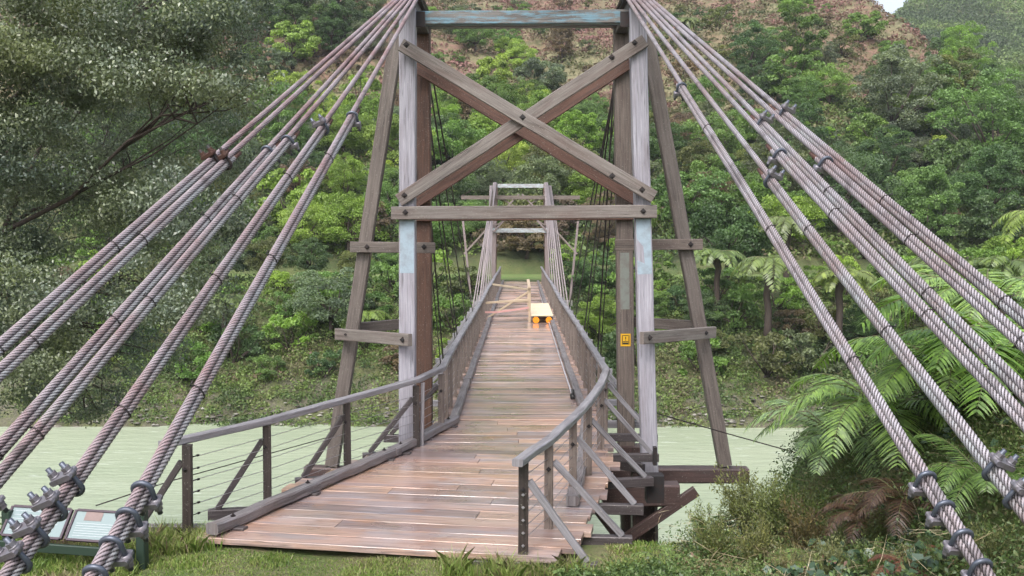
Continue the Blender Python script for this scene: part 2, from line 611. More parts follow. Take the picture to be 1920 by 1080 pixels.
def water_mat():
    m = Mat('milky_green_water')
    geo = m.node('ShaderNodeNewGeometry')
    p = geo.outputs['Position']
    n = m.noise(m.mapping(p, (.05, .16, 1)), 1.0, 4, .55)
    c = m.mix(m.ramp(n, [(.35, 0), (.65, 1)]), (.325, .38, .27), (.38, .43, .315))
    foam = m.noise(m.mapping(p, (.55, 2.6, 1)), 1.0, 5, .72)
    zone = m.noise(m.mapping(p, (.06, .12, 1), (3, 8, 0)), 1.0, 2, .5)
    f = m.math('MULTIPLY', m.ramp(foam, [(.57, 0), (.66, 1)]), m.ramp(zone, [(.44, 0), (.58, 1)]))
    c = m.mix(m.math('MULTIPLY', f, .7), c, (.62, .68, .6))
    m.set('Base Color', c)
    m.set('Roughness', .15)
    m.b.inputs['IOR'].default_value = 1.33
    w1 = m.noise(m.mapping(p, (.5, 1.6, 1)), 1.0, 5, .6)
    w2 = m.noise(m.mapping(p, (2.4, 7, 1)), 1.0, 3, .6)
    m.bump(m.math('ADD', w1, m.math('MULTIPLY', w2, .4)), .6, .12)
    return m.m


M['water'] = water_mat()

# ------------------------------------------------------------------ terrain
_T = np.random.default_rng(3).random((256, 256))


def vnoise(x, y):
    x, y = np.asarray(x, float), np.asarray(y, float)
    xi, yi = np.floor(x).astype(int), np.floor(y).astype(int)
    fx, fy = x - xi, y - yi
    fx, fy = fx * fx * (3 - 2 * fx), fy * fy * (3 - 2 * fy)
    g = lambda a, b: _T[a % 256, b % 256]
    return (g(xi, yi) * (1 - fx) + g(xi + 1, yi) * fx) * (1 - fy) + (g(xi, yi + 1) * (1 - fx) + g(xi + 1, yi + 1) * fx) * fy - .5


def H(x, y):
    x, y = np.asarray(x, float), np.asarray(y, float)
    # near bank: high where the anchors are, falling to the deck end, then down to the river
    right = np.clip((x - 2.3) / 1.5, 0, 1)
    left = np.clip((-x - 5.5) / 3, 0, 1)
    ye = y - 1.6 * right - 1.0 * left
    near = np.interp(ye, [-60, 2, 4.6, 9.0, 10.4, 11.9, 12.8, 15, 20, 26, 400], [3, 1.5, 1.4, .16, -.12, -.16, -1.0, -3.2, -8.6, -11, -11])
    m_ = np.clip((x - 3.0) / 1.7, 0, 1); m_ = m_ * m_ * (3 - 2 * m_)
    near = near + m_ * np.interp(ye, [-60, 4, 6.5, 9, 11.9, 13, 16, 20], [.0, .0, .75, 1.15, 1.15, .8, .3, 0]) * np.clip(1.6 - (x - 4) * .02, 1, 1.6)
    far = np.interp(y, [-60, 50, 57.5, 59.4, 62.5, 66, 70, 73.5, 83, 90, 600], [-11, -11, -10, -7.9, -6.2, -4.2, -1.6, 0.02, .15, 1.8, 1.8])
    hill = .4 * (y - 80) - .9 * np.maximum(0, x - 64.5) - .25 * np.maximum(0, -x - 150)
    hill = np.minimum(hill, 150)
    # the hill steepens a little out of the flat river terrace
    hill = np.where(y > 83, hill + 0.0, -99)
    far2 = np.where(y > 83, np.maximum(hill, .15 + .02 * (y - 83)), far)
    back = np.where(y > 240, np.minimum(.47 * (y - 240), 104 + .75 * (x - 172) - .25 * np.maximum(0, y - 480)), -99)
    f = np.maximum(far2, back)
    n = vnoise(x * .11, y * .11) * 1.0 + vnoise(x * .4 + 9, y * .4) * .5
    big = vnoise(x * .03 + 4, y * .03 + 2)
    f = f + np.clip((y - 84) / 30, 0, 1) * (big * 9 + n * 2.2) * np.where(y > 175, .6, 1)
    f = f + np.clip((y - 58) / 3, 0, 1) * np.clip((74 - y) / 4, 0, 1) * (n * 1.3 + vnoise(x * 1.1, y * 1.1) * .5)
    z = np.where(y < 35, near + vnoise(x * .9, y * .9) * .08 + np.clip((y - 12.5) / 3, 0, 1) * n, f)
    return z


def Hs(x, y):
    return float(H(x, y))


xs = np.concatenate([np.arange(-420, -70, 10), np.arange(-70, -14, 1.4), np.arange(-14, 14, .35), np.arange(14, 110, 1.4), np.arange(110, 520, 8)])
ys = np.concatenate([np.arange(-60, 0, 4), np.arange(0, 24, .3), np.arange(24, 56, 4), np.arange(56, 92, .6), np.arange(92, 270, 1.8), np.arange(270, 640, 7), np.arange(640, 1200, 60)])
X, Y = np.meshgrid(xs, ys)
tag(grid_mesh('ground', xs, ys, H(X, Y), M['ground']), 'grassy bank and scrubby hillside rising beyond the river', kind='structure')
wx, wy = np.array([-420., -60, 60, 420]), np.array([13., 30, 45, 62])
tag(grid_mesh('river', wx, wy, np.full((4, 4), -8.0), M['water']), 'milky pale green river', kind='structure')

# ------------------------------------------------------------------ bridge deck
def curve(pts, n):
    pts = np.array(pts, float)
    s = np.concatenate([[0], np.cumsum(np.linalg.norm(np.diff(pts, axis=0), axis=1))])
    t = np.linspace(0, s[-1], n)
    return np.stack([np.interp(t, s, pts[:, k]) for k in range(pts.shape[1])], 1)


Y_FAR = 72.5
bridge = thing('footbridge', (0, 17, 0), 'long wooden plank footbridge deck with kerbs, wet near the approach', 'footbridge')
Lc = [(-3.66, 11.45), (-3.35, 13.1), (-2.72, 14.8), (-2.05, 16.4), (-1.66, 16.75), (-1.50, 18.7)]
Rc = [(.42, 10.75), (.80, 12.1), (1.12, 13.4), (1.40, 15.1), (1.52, 18.7)]
NP = 24
lc, rc = curve(Lc, NP + 1), curve(Rc, NP + 1)
mb = MB()
for i in range(NP):
    l0, l1, r0, r1 = lc[i], lc[i + 1], rc[i], rc[i + 1]
    a = (l0 + l1) / 2; b = (r0 + r1) / 2
    w = (np.linalg.norm(l1 - l0) + np.linalg.norm(r1 - r0)) / 2 - random.uniform(.004, .011)
    zz = -.035 + random.uniform(-.003, .002)
    d = nrm(b - a)
    a = a - d * random.uniform(-.08, .16); b = b + d * random.uniform(-.05, .12)
    if random.random() < .45:      # some courses are two boards butted
        q = a + (b - a) * random.uniform(.3, .7)
        mb.beam((*a, zz), (*(q - d * .004), zz), w, .07, ch=.005, jit=.002)
        mb.beam((*(q + d * .004), zz - .003), (*b, zz + .003), w - random.uniform(0, .02), .07, ch=.005, jit=.002)
    else:
        mb.beam((*a, zz), (*b, zz + random.uniform(-.004, .004)), w, .07, ch=.005, jit=.002)
y = 18.82
while y < Y_FAR:
    w = random.uniform(.21, .27)
    zz = -.035 + random.uniform(-.006, .005) + .0
    mb.beam((-1.42 - random.uniform(0, .12), y + w / 2, zz), (1.42 + random.uniform(0, .12), y + w / 2 + random.uniform(-.01, .01), zz), w - random.uniform(.008, .022), .07, jit=.003, seg=3)
    y += w
mb.build('deck_planks', M['deck'], bridge)

# longitudinal bearers below and cross joists that reach out beyond the rail
mb = MB()
for x in (-1.1, 0, 1.1):
    mb.beam((x, 18.6, -.36), (x, Y_FAR, -.36), .14, .28)
for (a, b) in (((-3.2, 11.9), (-1.0, 18.6)), ((-1.6, 11.6), (0, 18.6)), ((.1, 11.2), (1.1, 18.6))):
    mb.beam((*a, -.37), (*b, -.37), .16, .26)
mb.build('bearers', M['joist'], bridge)

# kerbs
KL = [(-3.50, 11.62), (-2.78, 13.55), (-1.95, 15.75), (-1.20, 18.45)]
for a, b in zip(KL[:-1], KL[1:]):
    d = nrm(np.array(b) - a)
    k = MB().beam((*(np.array(a) - d * .16), .085), (*(np.array(b) + d * .02), .08), .17, .13, ch=.02, jit=.008, seg=10)
    k.build('kerb', M['kerb'], bridge)
for (x, y) in ((-3.4, 11.8), (-2.85, 13.4), (-2.1, 15.45), (-1.9, 15.9), (-1.3, 18.1)):
    MB().bolt((x, y, .15), (0, 0, 1), .02, .02).build('bolt', M['iron'], bridge)
    MB().beam((x - .2, y + .02, .012), (x + .16, y - .05, .012), .12, .03).build('kerb_block', M['joist'], bridge)
for s in (-1, 1):
    y = 18.5
    while y < 71.5:
        L = random.uniform(4.2, 5.5)
        y2 = min(y + L, 72)
        mb = MB().beam((s * 1.22, y, .085), (s * (1.22 + random.uniform(-.02, .02)), y2 - .03, .085), .15, .12, ch=.015, jit=.008)
        mb.build('kerb', M['kerb'], bridge)
        y = y2
KR = [(.66, 12.75), (.93, 15.0), (1.2, 18.45)]
for a, b in zip(KR[:-1], KR[1:]):
    MB().beam((*a, .085), (*b, .085), .17, .13, ch=.02, jit=.008, seg=10).build('kerb', M['kerb'], bridge)

# ------------------------------------------------------------------ railings
def make_railing(side, label, posts_near, rail_near, out_near, mat_near):
    root = thing('railing', (side * 1.5, 17, 0), label, 'railing', None)
    # posts on the approach
    stations, outs = [], []
    mbr = MB()
    for k, ((x, y), (ox, oy)) in enumerate(zip(posts_near, out_near)):
        tilt = random.uniform(-.012, .012)
        MB().beam((x, y, -.25), (x + tilt, y, 1.0), .105, .105, up=(ox - x, oy - y, 0), ch=.006).build('post', mat_near[k], root)
        st = (x, y)
        stations.append(st)
        # joist with raking strut outside the post
        o = np.array((ox, oy)); p = np.array((x, y)); dd = nrm(o - p)
        inn = p - dd * .55
        MB().beam((*inn, -.145), (*(o + dd * .12), -.145), .13, .13).build('joist', M['joist'], root)
        so = dd * .06
        MB().beam((x + so[0], y + so[1], .80), (*(o + dd * .0), -.07), .085, .075, up=(0, 0, 1)).build('strut', M['joist'] if side < 0 else M['rail'], root)
        MB().bolt((x + dd[1] * .06, y - abs(dd[0]) * .06, .72), (dd[1], -abs(dd[0]), 0), .018, .02).build('bolt', M['iron'], root)
    # posts down the span
    y = rail_near[-1][1] + 1.2
    sp = []
    while y < 71.8:
        x = side * (1.49 if side > 0 else 1.42) + random.uniform(-.02, .02)
        sp.append((x, y))
        y += 1.22 + random.uniform(-.06, .06)
    for k, (x, y) in enumerate(sp):
        MB().beam((x, y, -.25), (x + random.uniform(-.02, .02), y + random.uniform(-.02, .02), 1.0), .10, .10, ch=.006, seg=2).build('post', M['span_post'], root)
        if k % 1 == 0:
            MB().beam((side * .9, y + .02, -.145), (side * 2.42, y + .02, -.145), .12, .13, seg=2).build('joist', M['rail'], root) if k % 2 == 0 else None
            if k % 2 == 0 and len(sp) > 0:
                MB().beam((x + side * .06, y + .01, .74), (side * 2.3, y + .02, -.07), .08, .07, seg=2).build('strut', M['rail'], root)
    # handrail, length by length
    pts = [(*p, 1.045 + (.05 if side < 0 and k > 2 else 0)) for k, p in enumerate(rail_near)]
    for a, b in zip(pts[:-1], pts[1:]):
        a, b = np.array(a), np.array(b)
        d = nrm(b - a)
        MB().beam(a - d * .02, b + d * .025, .125, .085, ch=.012, jit=.004, seg=6).build('handrail', M['rail'], root)
    last = np.array(pts[-1])
    y = last[1]
    while y < 71.6:
        y2 = min(y + random.uniform(3.4, 4.4), 72.2)
        b = np.array((side * (1.49 if side > 0 else 1.42) + random.uniform(-.02, .02), y2, 1.045 + random.uniform(-.025, .03)))
        d = nrm(b - last)
        MB().beam(last - d * .01, b + d * .015, .125, .08, ch=.012, jit=.006).build('handrail', M['rail'], root)
        last, y = b, y2
    # wires
    path = [p for p in stations] + sp
    for h in (.14, .27, .41, .55, .69, .84):
        mbw = MB()
        pp = [(x, y, h + random.uniform(-.008, .008)) for (x, y) in path]
        q0 = nrm(np.array(pp[0]) - np.array(pp[1]))
        mbw.tube([np.array(pp[0]) + q0 * .02] + [np.array(p) for p in pp[:]], .0045, 5)
        mbw.build('wire', M['wire'], root)
    return root, sp


LP = [tuple(at(352, 1000, 11.8)[:2]), tuple(at(502, 945, 13.06)[:2]), tuple(at(652, 885, 14.8)[:2]), (-1.70, 16.42), (-1.40, 17.75)]
LR = [(-4.15, 11.62)] + [LP[1], LP[2], (-1.70, 16.42), (-1.385, 17.85)]
LO = [(LP[0][0] - .62, LP[0][1] - .05), (LP[1][0] - .62, LP[1][1] - .12), (LP[2][0] - .62, LP[2][1] - .18), (-2.45, 16.3), (-2.3, 17.8)]
RP = [(.03, 10.9), (.335, 11.85), (.69, 13.25), (.97, 14.5), (1.30, 16.25), (1.50, 17.9)]
RR = [(-.03, 10.72), (.335, 11.85), (.69, 13.25), (.97, 14.5), (1.30, 16.25), (1.53, 17.95)]
RO = [(.72, 10.85), (1.20, 11.8), (1.50, 13.2), (1.82, 14.7), (2.12, 16.3), (2.32, 17.9)]
dk = M['rail_post']
rail_l, spL = make_railing(-1, 'left wooden railing with wires, sweeping out wide beside the river at its near end', LP, LR, LO, [dk, dk, dk, dk, M['span_post']])
rail_r, spR = make_railing(1, 'right wooden railing with wires, ending in a free handrail end over the deck', RP, RR, RO, [dk, M['span_post'], M['span_post'], M['span_post'], M['span_post'], M['span_post']])
# turnbuckle eyes at the near end post of the left railing
for h in (.14, .27, .41, .55, .69, .84):
    p = np.array((LP[0][0], LP[0][1], h))
    d = nrm(np.array((LP[1][0] - LP[0][0], LP[1][1] - LP[0][1], 0)))
    m_ = MB().tube([p + d * .05, p + d * .17], .006, 6)
    m_.tube([p + d * .17, p + d * .2], .014, 6)
    m_.build('wire_tensioner', M['iron'], rail_l)
for h in (.1, .24, .38, .52, .66):
    p = np.array((RP[0][0], RP[0][1] - .053, h))
    MB().bolt(p, (0, -1, 0), .012, .015).build('bolt', M['wire'], rail_r)
MB().beam((-1.62, 16.5, -.2), (-1.60, 16.5, 1.04), .06, .09).build('post', M['rail'], rail_l)

# ------------------------------------------------------------------ near tower
tower = thing('bridge_tower', (0, 16.4, -.3), 'tall near timber tower with crossed braces and raking side legs', 'bridge tower')
DF, DB, DM = 16.8, 19., 17.9
PF = {-1: (at(765, 16, DF), at(764, 893, DF)), 1: (at(1194, 16, DF), at(1218, 897, DF))}
PB = {-1: (at(791, 62, DB), at(796, 850, DB)), 1: (at(1166, 60, DB), at(1174, 850, DB))}
LG = {-1: (at(745, 66, DM), at(623, 872, DM)), 1: (at(1212, 66, DM), at(1359, 872, DM))}
for s in (-1, 1):
    MB().beam(*PF[s], .268, .26, up=(0, 1, 0), ch=.015, jit=.004).build('post', M['post_grey'], tower)
    MB().beam(PB[s][0] + (0, 0, .25), PB[s][1], .31, .30, up=(0, 1, 0), ch=.015, jit=.004).build('post', M['post_brown'] if s < 0 else M['post_mid'], tower)
    MB().beam(*LG[s], .235, .23, up=(0, 1, 0), ch=.015, jit=.004).build('raking_leg', M['leg'], tower)
    # cap timber along the bridge and the iron cable saddle
    xt = PF[s][0][0]
    zt = PF[s][0][2]
    MB().beam((xt, 16.55, zt + .07), (xt * .985, 19.25, zt + .07), .27, .16).build('cap', M['joist'], tower)
    c = MB()
    for k in range(7):
        xx = xt + (k - 3) * .066
        c.beam((xx, 16.6, zt + .18), (xx, 19.2, zt + .18), .012, .06, jit=0)
    c.beam((xt, 16.6, zt + .156), (xt, 19.2, zt + .156), .42, .012, jit=0)
    c.build('cable_saddle', M['iron'], tower)
    # bracing between post and raking leg
mb = MB().beam(at(657, 463, 17.7), at(816, 465, 17.7), .09, .19); mb.build('side_brace', M['leg'], tower)
mb = MB().beam(at(1153, 459, 17.7), at(1317, 458, 17.7), .09, .19); mb.build('side_brace', M['post_mid'], tower)
MB().beam(at(631, 626, 17.73), at(769, 638, 16.36), .085, .2).build('side_brace', M['brace'], tower)
MB().beam(at(1203, 634, 16.36), at(1339, 623, 17.73), .085, .2).build('side_brace', M['brace'], tower)
MB().beam(at(655, 616, 18.06), at(790, 604, 19.18), .085, .19).build('side_brace', M['leg'], tower)
MB().beam(at(1320, 612, 18.06), at(1170, 603, 19.18), .085, .19).build('side_brace', M['leg'], tower)
# crossed braces, front pair and reddish pair behind
for (pa, pb, d, mt) in (((748, 376), (1209, 76), 16.625, 'brace'), ((752, 84), (1226, 370), 16.53, 'brace')):
    a, b = at(*pa, d), at(*pb, d)
    MB().beam(a, b, .09, .21, ch=.012, jit=.005).build('cross_brace', M[mt], tower)
    o = np.array((0, 2.15 if d > 16.6 else 2.13, 0))
    MB().beam(a + o, b + o, .09, .21, ch=.012, jit=.005).build('cross_brace', M['red_brace'], tower)
a, b = at(734, 399.5, 16.6), at(1231, 396.5, 16.6)
MB().beam(a, b, .1, .215, ch=.012).build('crossbeam', M['brace'], tower)
MB().beam(a + (0, 2.17, 0), b + (0, 2.17, 0), .1, .22, ch=.012).build('crossbeam', M['red_brace'], tower)
MB().beam(at(779, 35.5, 16.92), at(1180, 32.5, 16.92), .2, .215, ch=.01).build('top_beam', M['blue_beam'], tower)
MB().beam(at(779, 40, 18.7), at(1180, 38, 18.7), .2, .24, ch=.01).build('top_beam', M['joist'], tower)
for (x0, x1) in ((779, 797), (1163, 1180)):
    MB().beam(at(x0, 36, 16.8), at(x1, 36, 16.8), .02, .25, jit=0).build('strap', M['iron'], tower)
# zinc sheets nailed to the posts
MB().beam(at(763.6, 412, 16.67), at(763.2, 512, 16.67), .235, .008, up=(0, 1, 0), jit=.001).build('zinc_patch', M['sheet'], tower)
MB().beam(at(1206, 410, 16.67), at(1209, 514, 16.67), .235, .008, up=(0, 1, 0), jit=.001).build('zinc_patch', M['sheet'], tower)
MB().beam(at(1171, 474, 18.85), at(1172, 580, 18.85), .17, .008, up=(0, 1, 0), jit=.001).build('zinc_patch', M['sheet_green'], tower)
# sill, pier and under-bracing
zs = at(980, 889, DM)[2]
MB().beam((-3.85, DM, zs), (4.05, DM, zs), .3, .27, ch=.03, jit=.008).build('sill', M['sill'], tower)
for s in (-1, 1):
    xb = PF[s][1][0]
    MB().beam((xb, 16.5, zs - .12), (xb, 19.5, zs - .12), .3, .24).build('cap', M['sill'], tower) if s < 0 else None
    MB().beam((s * 1.36, 16.62, -.83), (s * 2.62, 16.62, -.83), .34, .36, ch=.03, jit=.01).build('pier_beam', M['sill'], tower)
    for (px_, py_) in ((2.1, 16.95), (2.1, 18.9)):
        g = Hs(s * px_, py_)
        MB().beam((s * px_, py_, -.84 if py_ < 16 else -.5), (s * px_, py_, g - .6), .42, .42, ch=.05, jit=.012).build('pier', M['sill'], tower)
    MB().beam((s * 1.1, 16.5, -2.0), (s * 2.9, 16.52, -.75), .12, .17).build('pier_brace', M['sill'], tower)
    MB().beam((s * .9, 16.6, -.6), (s * 1.75, 16.55, -1.7), .12, .15).build('pier_brace', M['sill'], tower)
    MB().beam((s * 1.2, 17.5, -.42), (s * 2.1, 16.7, -.42), .2, .16).build('pier_beam', M['joist'], tower)
mb = MB()
mb.beam((2.0, 14.95, -.1), (2.0, 14.95, -.5), .26, .26)
mb.beam((2.0, 14.93, .05), (2.0, 14.93, .32), .05, .12)
mb.build('post_shoe', M['iron'], tower)
# bolts
def tbolt(px_, py_, d, r=.03):
    MB().bolt(at(px_, py_, d), (0, -1, 0), r, .03).build('bolt', M['iron'], tower)
for (px_, py_, d) in ((762, 84, 14.984), (980, 220, 14.984), (1204, 356, 14.984), (758, 366, 16.578), (1190, 80, 16.578), (1147, 107, 16.578),
                      (760, 398, 16.548), (1206, 396, 16.548), (688, 463, 17.653), (1295, 458, 17.653), (795, 463, 17.653),
                      (650, 627, 17.5), (755, 637, 16.42), (1218, 633, 16.42), (1323, 624, 17.5), (1148, 330, 14.984)):
    tbolt(px_, py_, d)
tag(tower.children[0]) if tower.children else None

# warning sign screwed on the right rear post
sg = at(1173, 637.5, 18.842)
ws = thing('warning_sign', sg, 'small yellow and black warning sign screwed to the right tower post', 'sign')
W_, H_ = .185, .235
MB().beam((sg[0], sg[1], sg[2] - H_ / 2), (sg[0], sg[1], sg[2] + H_ / 2), W_, .006, up=(0, 1, 0), jit=0, ch=.001).build('plate', M['yellow'], ws)
q = MB()
yb = sg[1] - .0035
for (x0, z0, x1, z1) in ((-.062, -.085, -.062, .09), (.062, -.085, .062, .09)):
    q.beam((sg[0] + x0, yb, sg[2] + z0), (sg[0] + x1, yb, sg[2] + z1), .014, .004, up=(0, 1, 0), jit=0, ch=.0005)
for z0 in (.083, -.03):
    q.beam((sg[0] - .05, yb, sg[2] + z0), (sg[0] + .05, yb, sg[2] + z0), .004, .014, up=(0, 0, 1), jit=0, ch=.0005)
q.beam((sg[0] - .05, yb, sg[2] - .065), (sg[0] + .05, yb, sg[2] - .065), .004, .034, up=(0, 0, 1), jit=0, ch=.0005)
q.beam((sg[0], yb, sg[2] + .012), (sg[0], yb, sg[2] + .062), .016, .004, up=(0, 1, 0), jit=0, ch=.0005)
q.beam((sg[0], yb, sg[2] - .012), (sg[0], yb, sg[2] - .0), .014, .004, up=(0, 1, 0), jit=0, ch=.0005)
q.build('marking', M['black'], ws)

# ------------------------------------------------------------------ far tower
ft = thing('bridge_tower', (0, 72.5, 0), 'small distant timber tower at the far end of the bridge', 'bridge tower')
FW = M['far_wood']
for s in (-1, 1):
    for dy in (0, 2.2):
        MB().beam((s * 1.92, 71.6 + dy, -1.5), (s * 1.78, 71.6 + dy, 6.98), .27, .27, up=(0, 1, 0), ch=.02).build('post', FW if dy == 0 else M['post_brown'], ft)
    MB().beam((s * 3.25, 72.7, -1.2), (s * 1.95, 72.7, 6.3), .24, .24, up=(0, 1, 0)).build('raking_leg', M['leg'], ft)
    MB().beam((s * 2.9, 72.5, 2.6), (s * 1.6, 72.5, 2.6), .09, .2).build('side_brace', M['leg'], ft)
    # wide outrigger posts with raking struts
    MB().beam((s * 4.0, 70.6, 4.3), (s * 3.3, 70.3, -2.6), .15, .16, up=(0, 1, 0)).build('outrigger_post', FW, ft)
    MB().beam((s * 3.95, 70.5, 2.0), (s * 1.9, 71.2, 4.25), .12, .2, up=(0, 1, 0)).build('outrigger_strut', M['span_post'], ft)
    MB().beam((s * 1.9, 71.3, 3.55), (s * 1.15, 71.3, 4.35), .12, .2, up=(0, 1, 0)).build('knee_brace', FW, ft)
    MB().beam((s * 3.3, 70.3, -5.4), (s * 3.3, 70.3, -1.2), .6, .6, up=(0, 1, 0)).build('footing', M['concrete'], ft)
    MB().beam((s * .1, 71.3, 6.2), (s * .95, 71.3, 5.3), .1, .2, up=(0, 1, 0)).build('cross_brace', FW, ft)
    MB().beam((s * 1.75, 71.4, 6.15), (-s * 1.75, 71.4 + .06 * s, 4.0), .09, .22, up=(0, 1, 0)).build('cross_brace', M['span_post'], ft)
MB().beam((-4.15, 71.2, 5.95), (4.15, 71.2, 5.95), .12, .27).build('crossbeam', M['post_mid'], ft)
MB().beam((-1.62, 71.6, 6.78), (1.62, 71.6, 6.78), .2, .27).build('top_beam', M['pale_beam'], ft)
MB().beam((-2.0, 71.36, 3.65), (2.0, 71.36, 3.65), .12, .3).build('crossbeam', M['pale_beam'], ft)

# ------------------------------------------------------------------ stays holding the deck
n_names = ['shortest', 'second shortest', 'second longest', 'longest']
for s in (-1, 1):
    sn = 'left' if s < 0 else 'right'
    for k, d in enumerate((25.5, 31.5, 37.0, 42.0)):
        p0 = np.array((s * 1.90 + (k - 1.5) * .06, 19.2, 7.36)); p1 = np.array((s * (1.92), d, -.15))
        rt = thing('stay_cable', p1, f'{n_names[k]} dark stay running from the near tower top to the {sn} deck edge', 'stay cable', 'dark stays from the near tower')
        o = .035
        MB().tube([p0, p1], .018, 6).build('rod', M['rod'], rt)
        if k < 2: MB().tube([p0 + (s * .1, 0, 0), p1 + (s * .1, .3, 0)], .013, 6).build('rod', M['rod'], rt)
        MB().tube([p1 + (0, -.02, .5), p1 + (0, 0, .1)], .035, 6).build('turnbuckle', M['iron'], rt)
    for k, d in enumerate((66, 60.5, 55, 50, 46)):
        p0 = np.array((s * 1.8 + (k - 2) * .05, 71.4, 7.0)); p1 = np.array((s * (1.95), d, -.15))
        nn = ['shortest', 'second shortest', 'middle', 'second longest', 'longest'][k]
        rt = thing('stay_cable', p1, f'{nn} pale stay running from the far tower top to the {sn} deck edge', 'stay cable', 'pale stays from the far tower')
        MB().tube([p0, p1], .038, 6).build('rod', M['pale_rod'], rt)
        MB().tube([p0 + (s * .25, .4, -.2), p1 + (s * .3, 1.0, 0)], .03, 6).build('rod', M['pale_rod'], rt)

# ------------------------------------------------------------------ anchor cables
def rope_mesh(name, p0, p1, mat, parent, Rr=.0285, phase=0.0, pitch=.23, na=30, step=.0155, wav=None):
    p0, p1 = np.asarray(p0, float), np.asarray(p1, float)
    L = np.linalg.norm(p1 - p0)
    n = int(L / step) + 1
    d = (p1 - p0) / L
    a = nrm(np.cross(d, (0, 0, 1)))
    b = np.cross(d, a)
    t = np.linspace(0, L, n)
    th = np.arange(na) / na * 2 * np.pi
    ph = phase + t * 2 * np.pi / pitch
    T, PH = np.meshgrid(th, ph)
    lob = np.abs(np.cos(3 * (T - PH)))
    r = Rr * (.66 + .38 * lob ** .65)
    c = p0[None] + t[:, None] * d[None]
    V = c[:, None, :] + (np.cos(T) * r)[..., None] * a + (np.sin(T) * r)[..., None] * b
    V = V.reshape(-1, 3) - root_loc(parent)
    i = np.arange(n * na).reshape(n, na)
    j = np.roll(i, -1, axis=1)
    F = np.stack([i[:-1], j[:-1], j[1:], i[1:]], -1).reshape(-1, 4)
    me = bpy.data.meshes.new(name)
    me.vertices.add(len(V)); me.vertices.foreach_set('co', V.reshape(-1).astype(np.float32))
    me.loops.add(F.size); me.loops.foreach_set('vertex_index', F.reshape(-1).astype(np.int32))
    me.polygons.add(len(F)); me.polygons.foreach_set('loop_start', np.arange(0, F.size, 4, dtype=np.int32))
    me.polygons.foreach_set('use_smooth', np.full(len(F), True))
    me.update(calc_edges=True)
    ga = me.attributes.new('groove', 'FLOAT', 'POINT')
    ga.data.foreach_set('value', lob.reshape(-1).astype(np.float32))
    # UV: across each strand so the single wires show as fine lines
    uv = me.uv_layers.new(name='UVMap')
    U = np.stack([(T - PH).reshape(-1) * .16, np.repeat(t, na) * .03], -1)[F.reshape(-1)]
    uv.data.foreach_set('uv', U.reshape(-1).astype(np.float32))
    me.materials.append(mat)
    o = bpy.data.objects.new(name, me)
    COL.objects.link(o)
    o.parent = parent
    return o


def clip_meshes():
    """wire-rope clip round two ropes: local x = along the rope, +z = towards the two nuts; ropes at z = 0 and z = -0.055"""
    u = MB()
    pts = [(0, -.052, .135), (0, -.052, -.03)]
    for k in range(1, 10):
        a = math.pi * k / 10
        pts.append((0, -.052 * math.cos(a), -.045 - .045 * math.sin(a)))
    pts += [(0, .052, -.03), (0, .052, .135)]
    u.tube(pts, .0155, 10)
    sd = MB()
    sd.beam((-.045, 0, .052), (.045, 0, .052), .15, .034, ch=.008, jit=0)
    sd.beam((-.03, 0, .03), (.03, 0, .03), .07, .03, ch=.008, jit=0)
    for s in (-1, 1):
        sd.tube([(0, s * .052, .03), (0, s * .052, .078)], .030, 12)
    nut = []
    for s in (-1, 1):
        q = MB()
        q.tube([(0, s * .052, .070), (0, s * .052, .076)], .031, 14, False)
        q.tube([(0, s * .052, .076), (0, s * .052, .105)], .0265, 6, False)
        nut.append(q)
    return u, sd, nut


_cu, _cs, _cn = clip_meshes()
_proto = {}
def _mesh_of(mb, name, mat):
    o = mb.build(name, mat)
    me = o.data
    bpy.data.objects.remove(o)
    return me
for kind, (ms, mu, mn) in {'dark': ('clip', 'ubolt', 'clip'), 'rust': ('rusty', 'iron', 'rusty')}.items():
    _proto[kind] = (_mesh_of(_cs, 'rope_clip', M[ms]), _mesh_of(_cu, 'u_bolt', M[mu]), [_mesh_of(n, 'nut', M[mn]) for n in _cn])


def add_clip(parent, p, d, up, kind='dark', scale=1.0, shift=0.0):
    d, up = nrm(d), np.asarray(up, float)
    z = nrm(up - d * (up @ d))
    yv = np.cross(z, d)
    mt = Matrix(((d[0], yv[0], z[0], 0), (d[1], yv[1], z[1], 0), (d[2], yv[2], z[2], 0), (0, 0, 0, 1)))
    pl = Vector(p) - Vector(root_loc(parent))
    mt = Matrix.Translation(pl) @ mt @ Matrix.Scale(scale, 4)
    ms, mu, mn = _proto[kind]
    o = bpy.data.objects.new('rope_clip', ms); COL.objects.link(o); o.parent = parent; o.matrix_local = mt
    for nm, me in (('u_bolt', mu), ('nut', mn[0]), ('nut', mn[1])):
        c = bpy.data.objects.new(nm, me); COL.objects.link(c); c.parent = o
    return o


def tie(parent, p, off, d, r=.033):
    """turns of seizing wire round both ropes"""
    d = nrm(d)
    o = np.asarray(off, float); h = np.linalg.norm(o) / 2
    a = nrm(o - d * (o @ d)); b = np.cross(d, a)
    c = np.asarray(p) + a * h
    m_ = MB()
    for sft in (-.006, .004):
        pts = []
        for k in range(17):
            t = 2 * math.pi * k / 16
            pts.append(c + a * math.cos(t) * (h + r) + b * math.sin(t) * r + d * (sft + .01 * math.sin(t)))
        m_.tube(pts, .0028, 5)
    q = c - a * (h + r)
    m_.tube([q, q - a * .02 + d * .03, q - a * .03 + b * .02], .005, 5)
    return m_.build('wire_tie', M['iron'], parent)


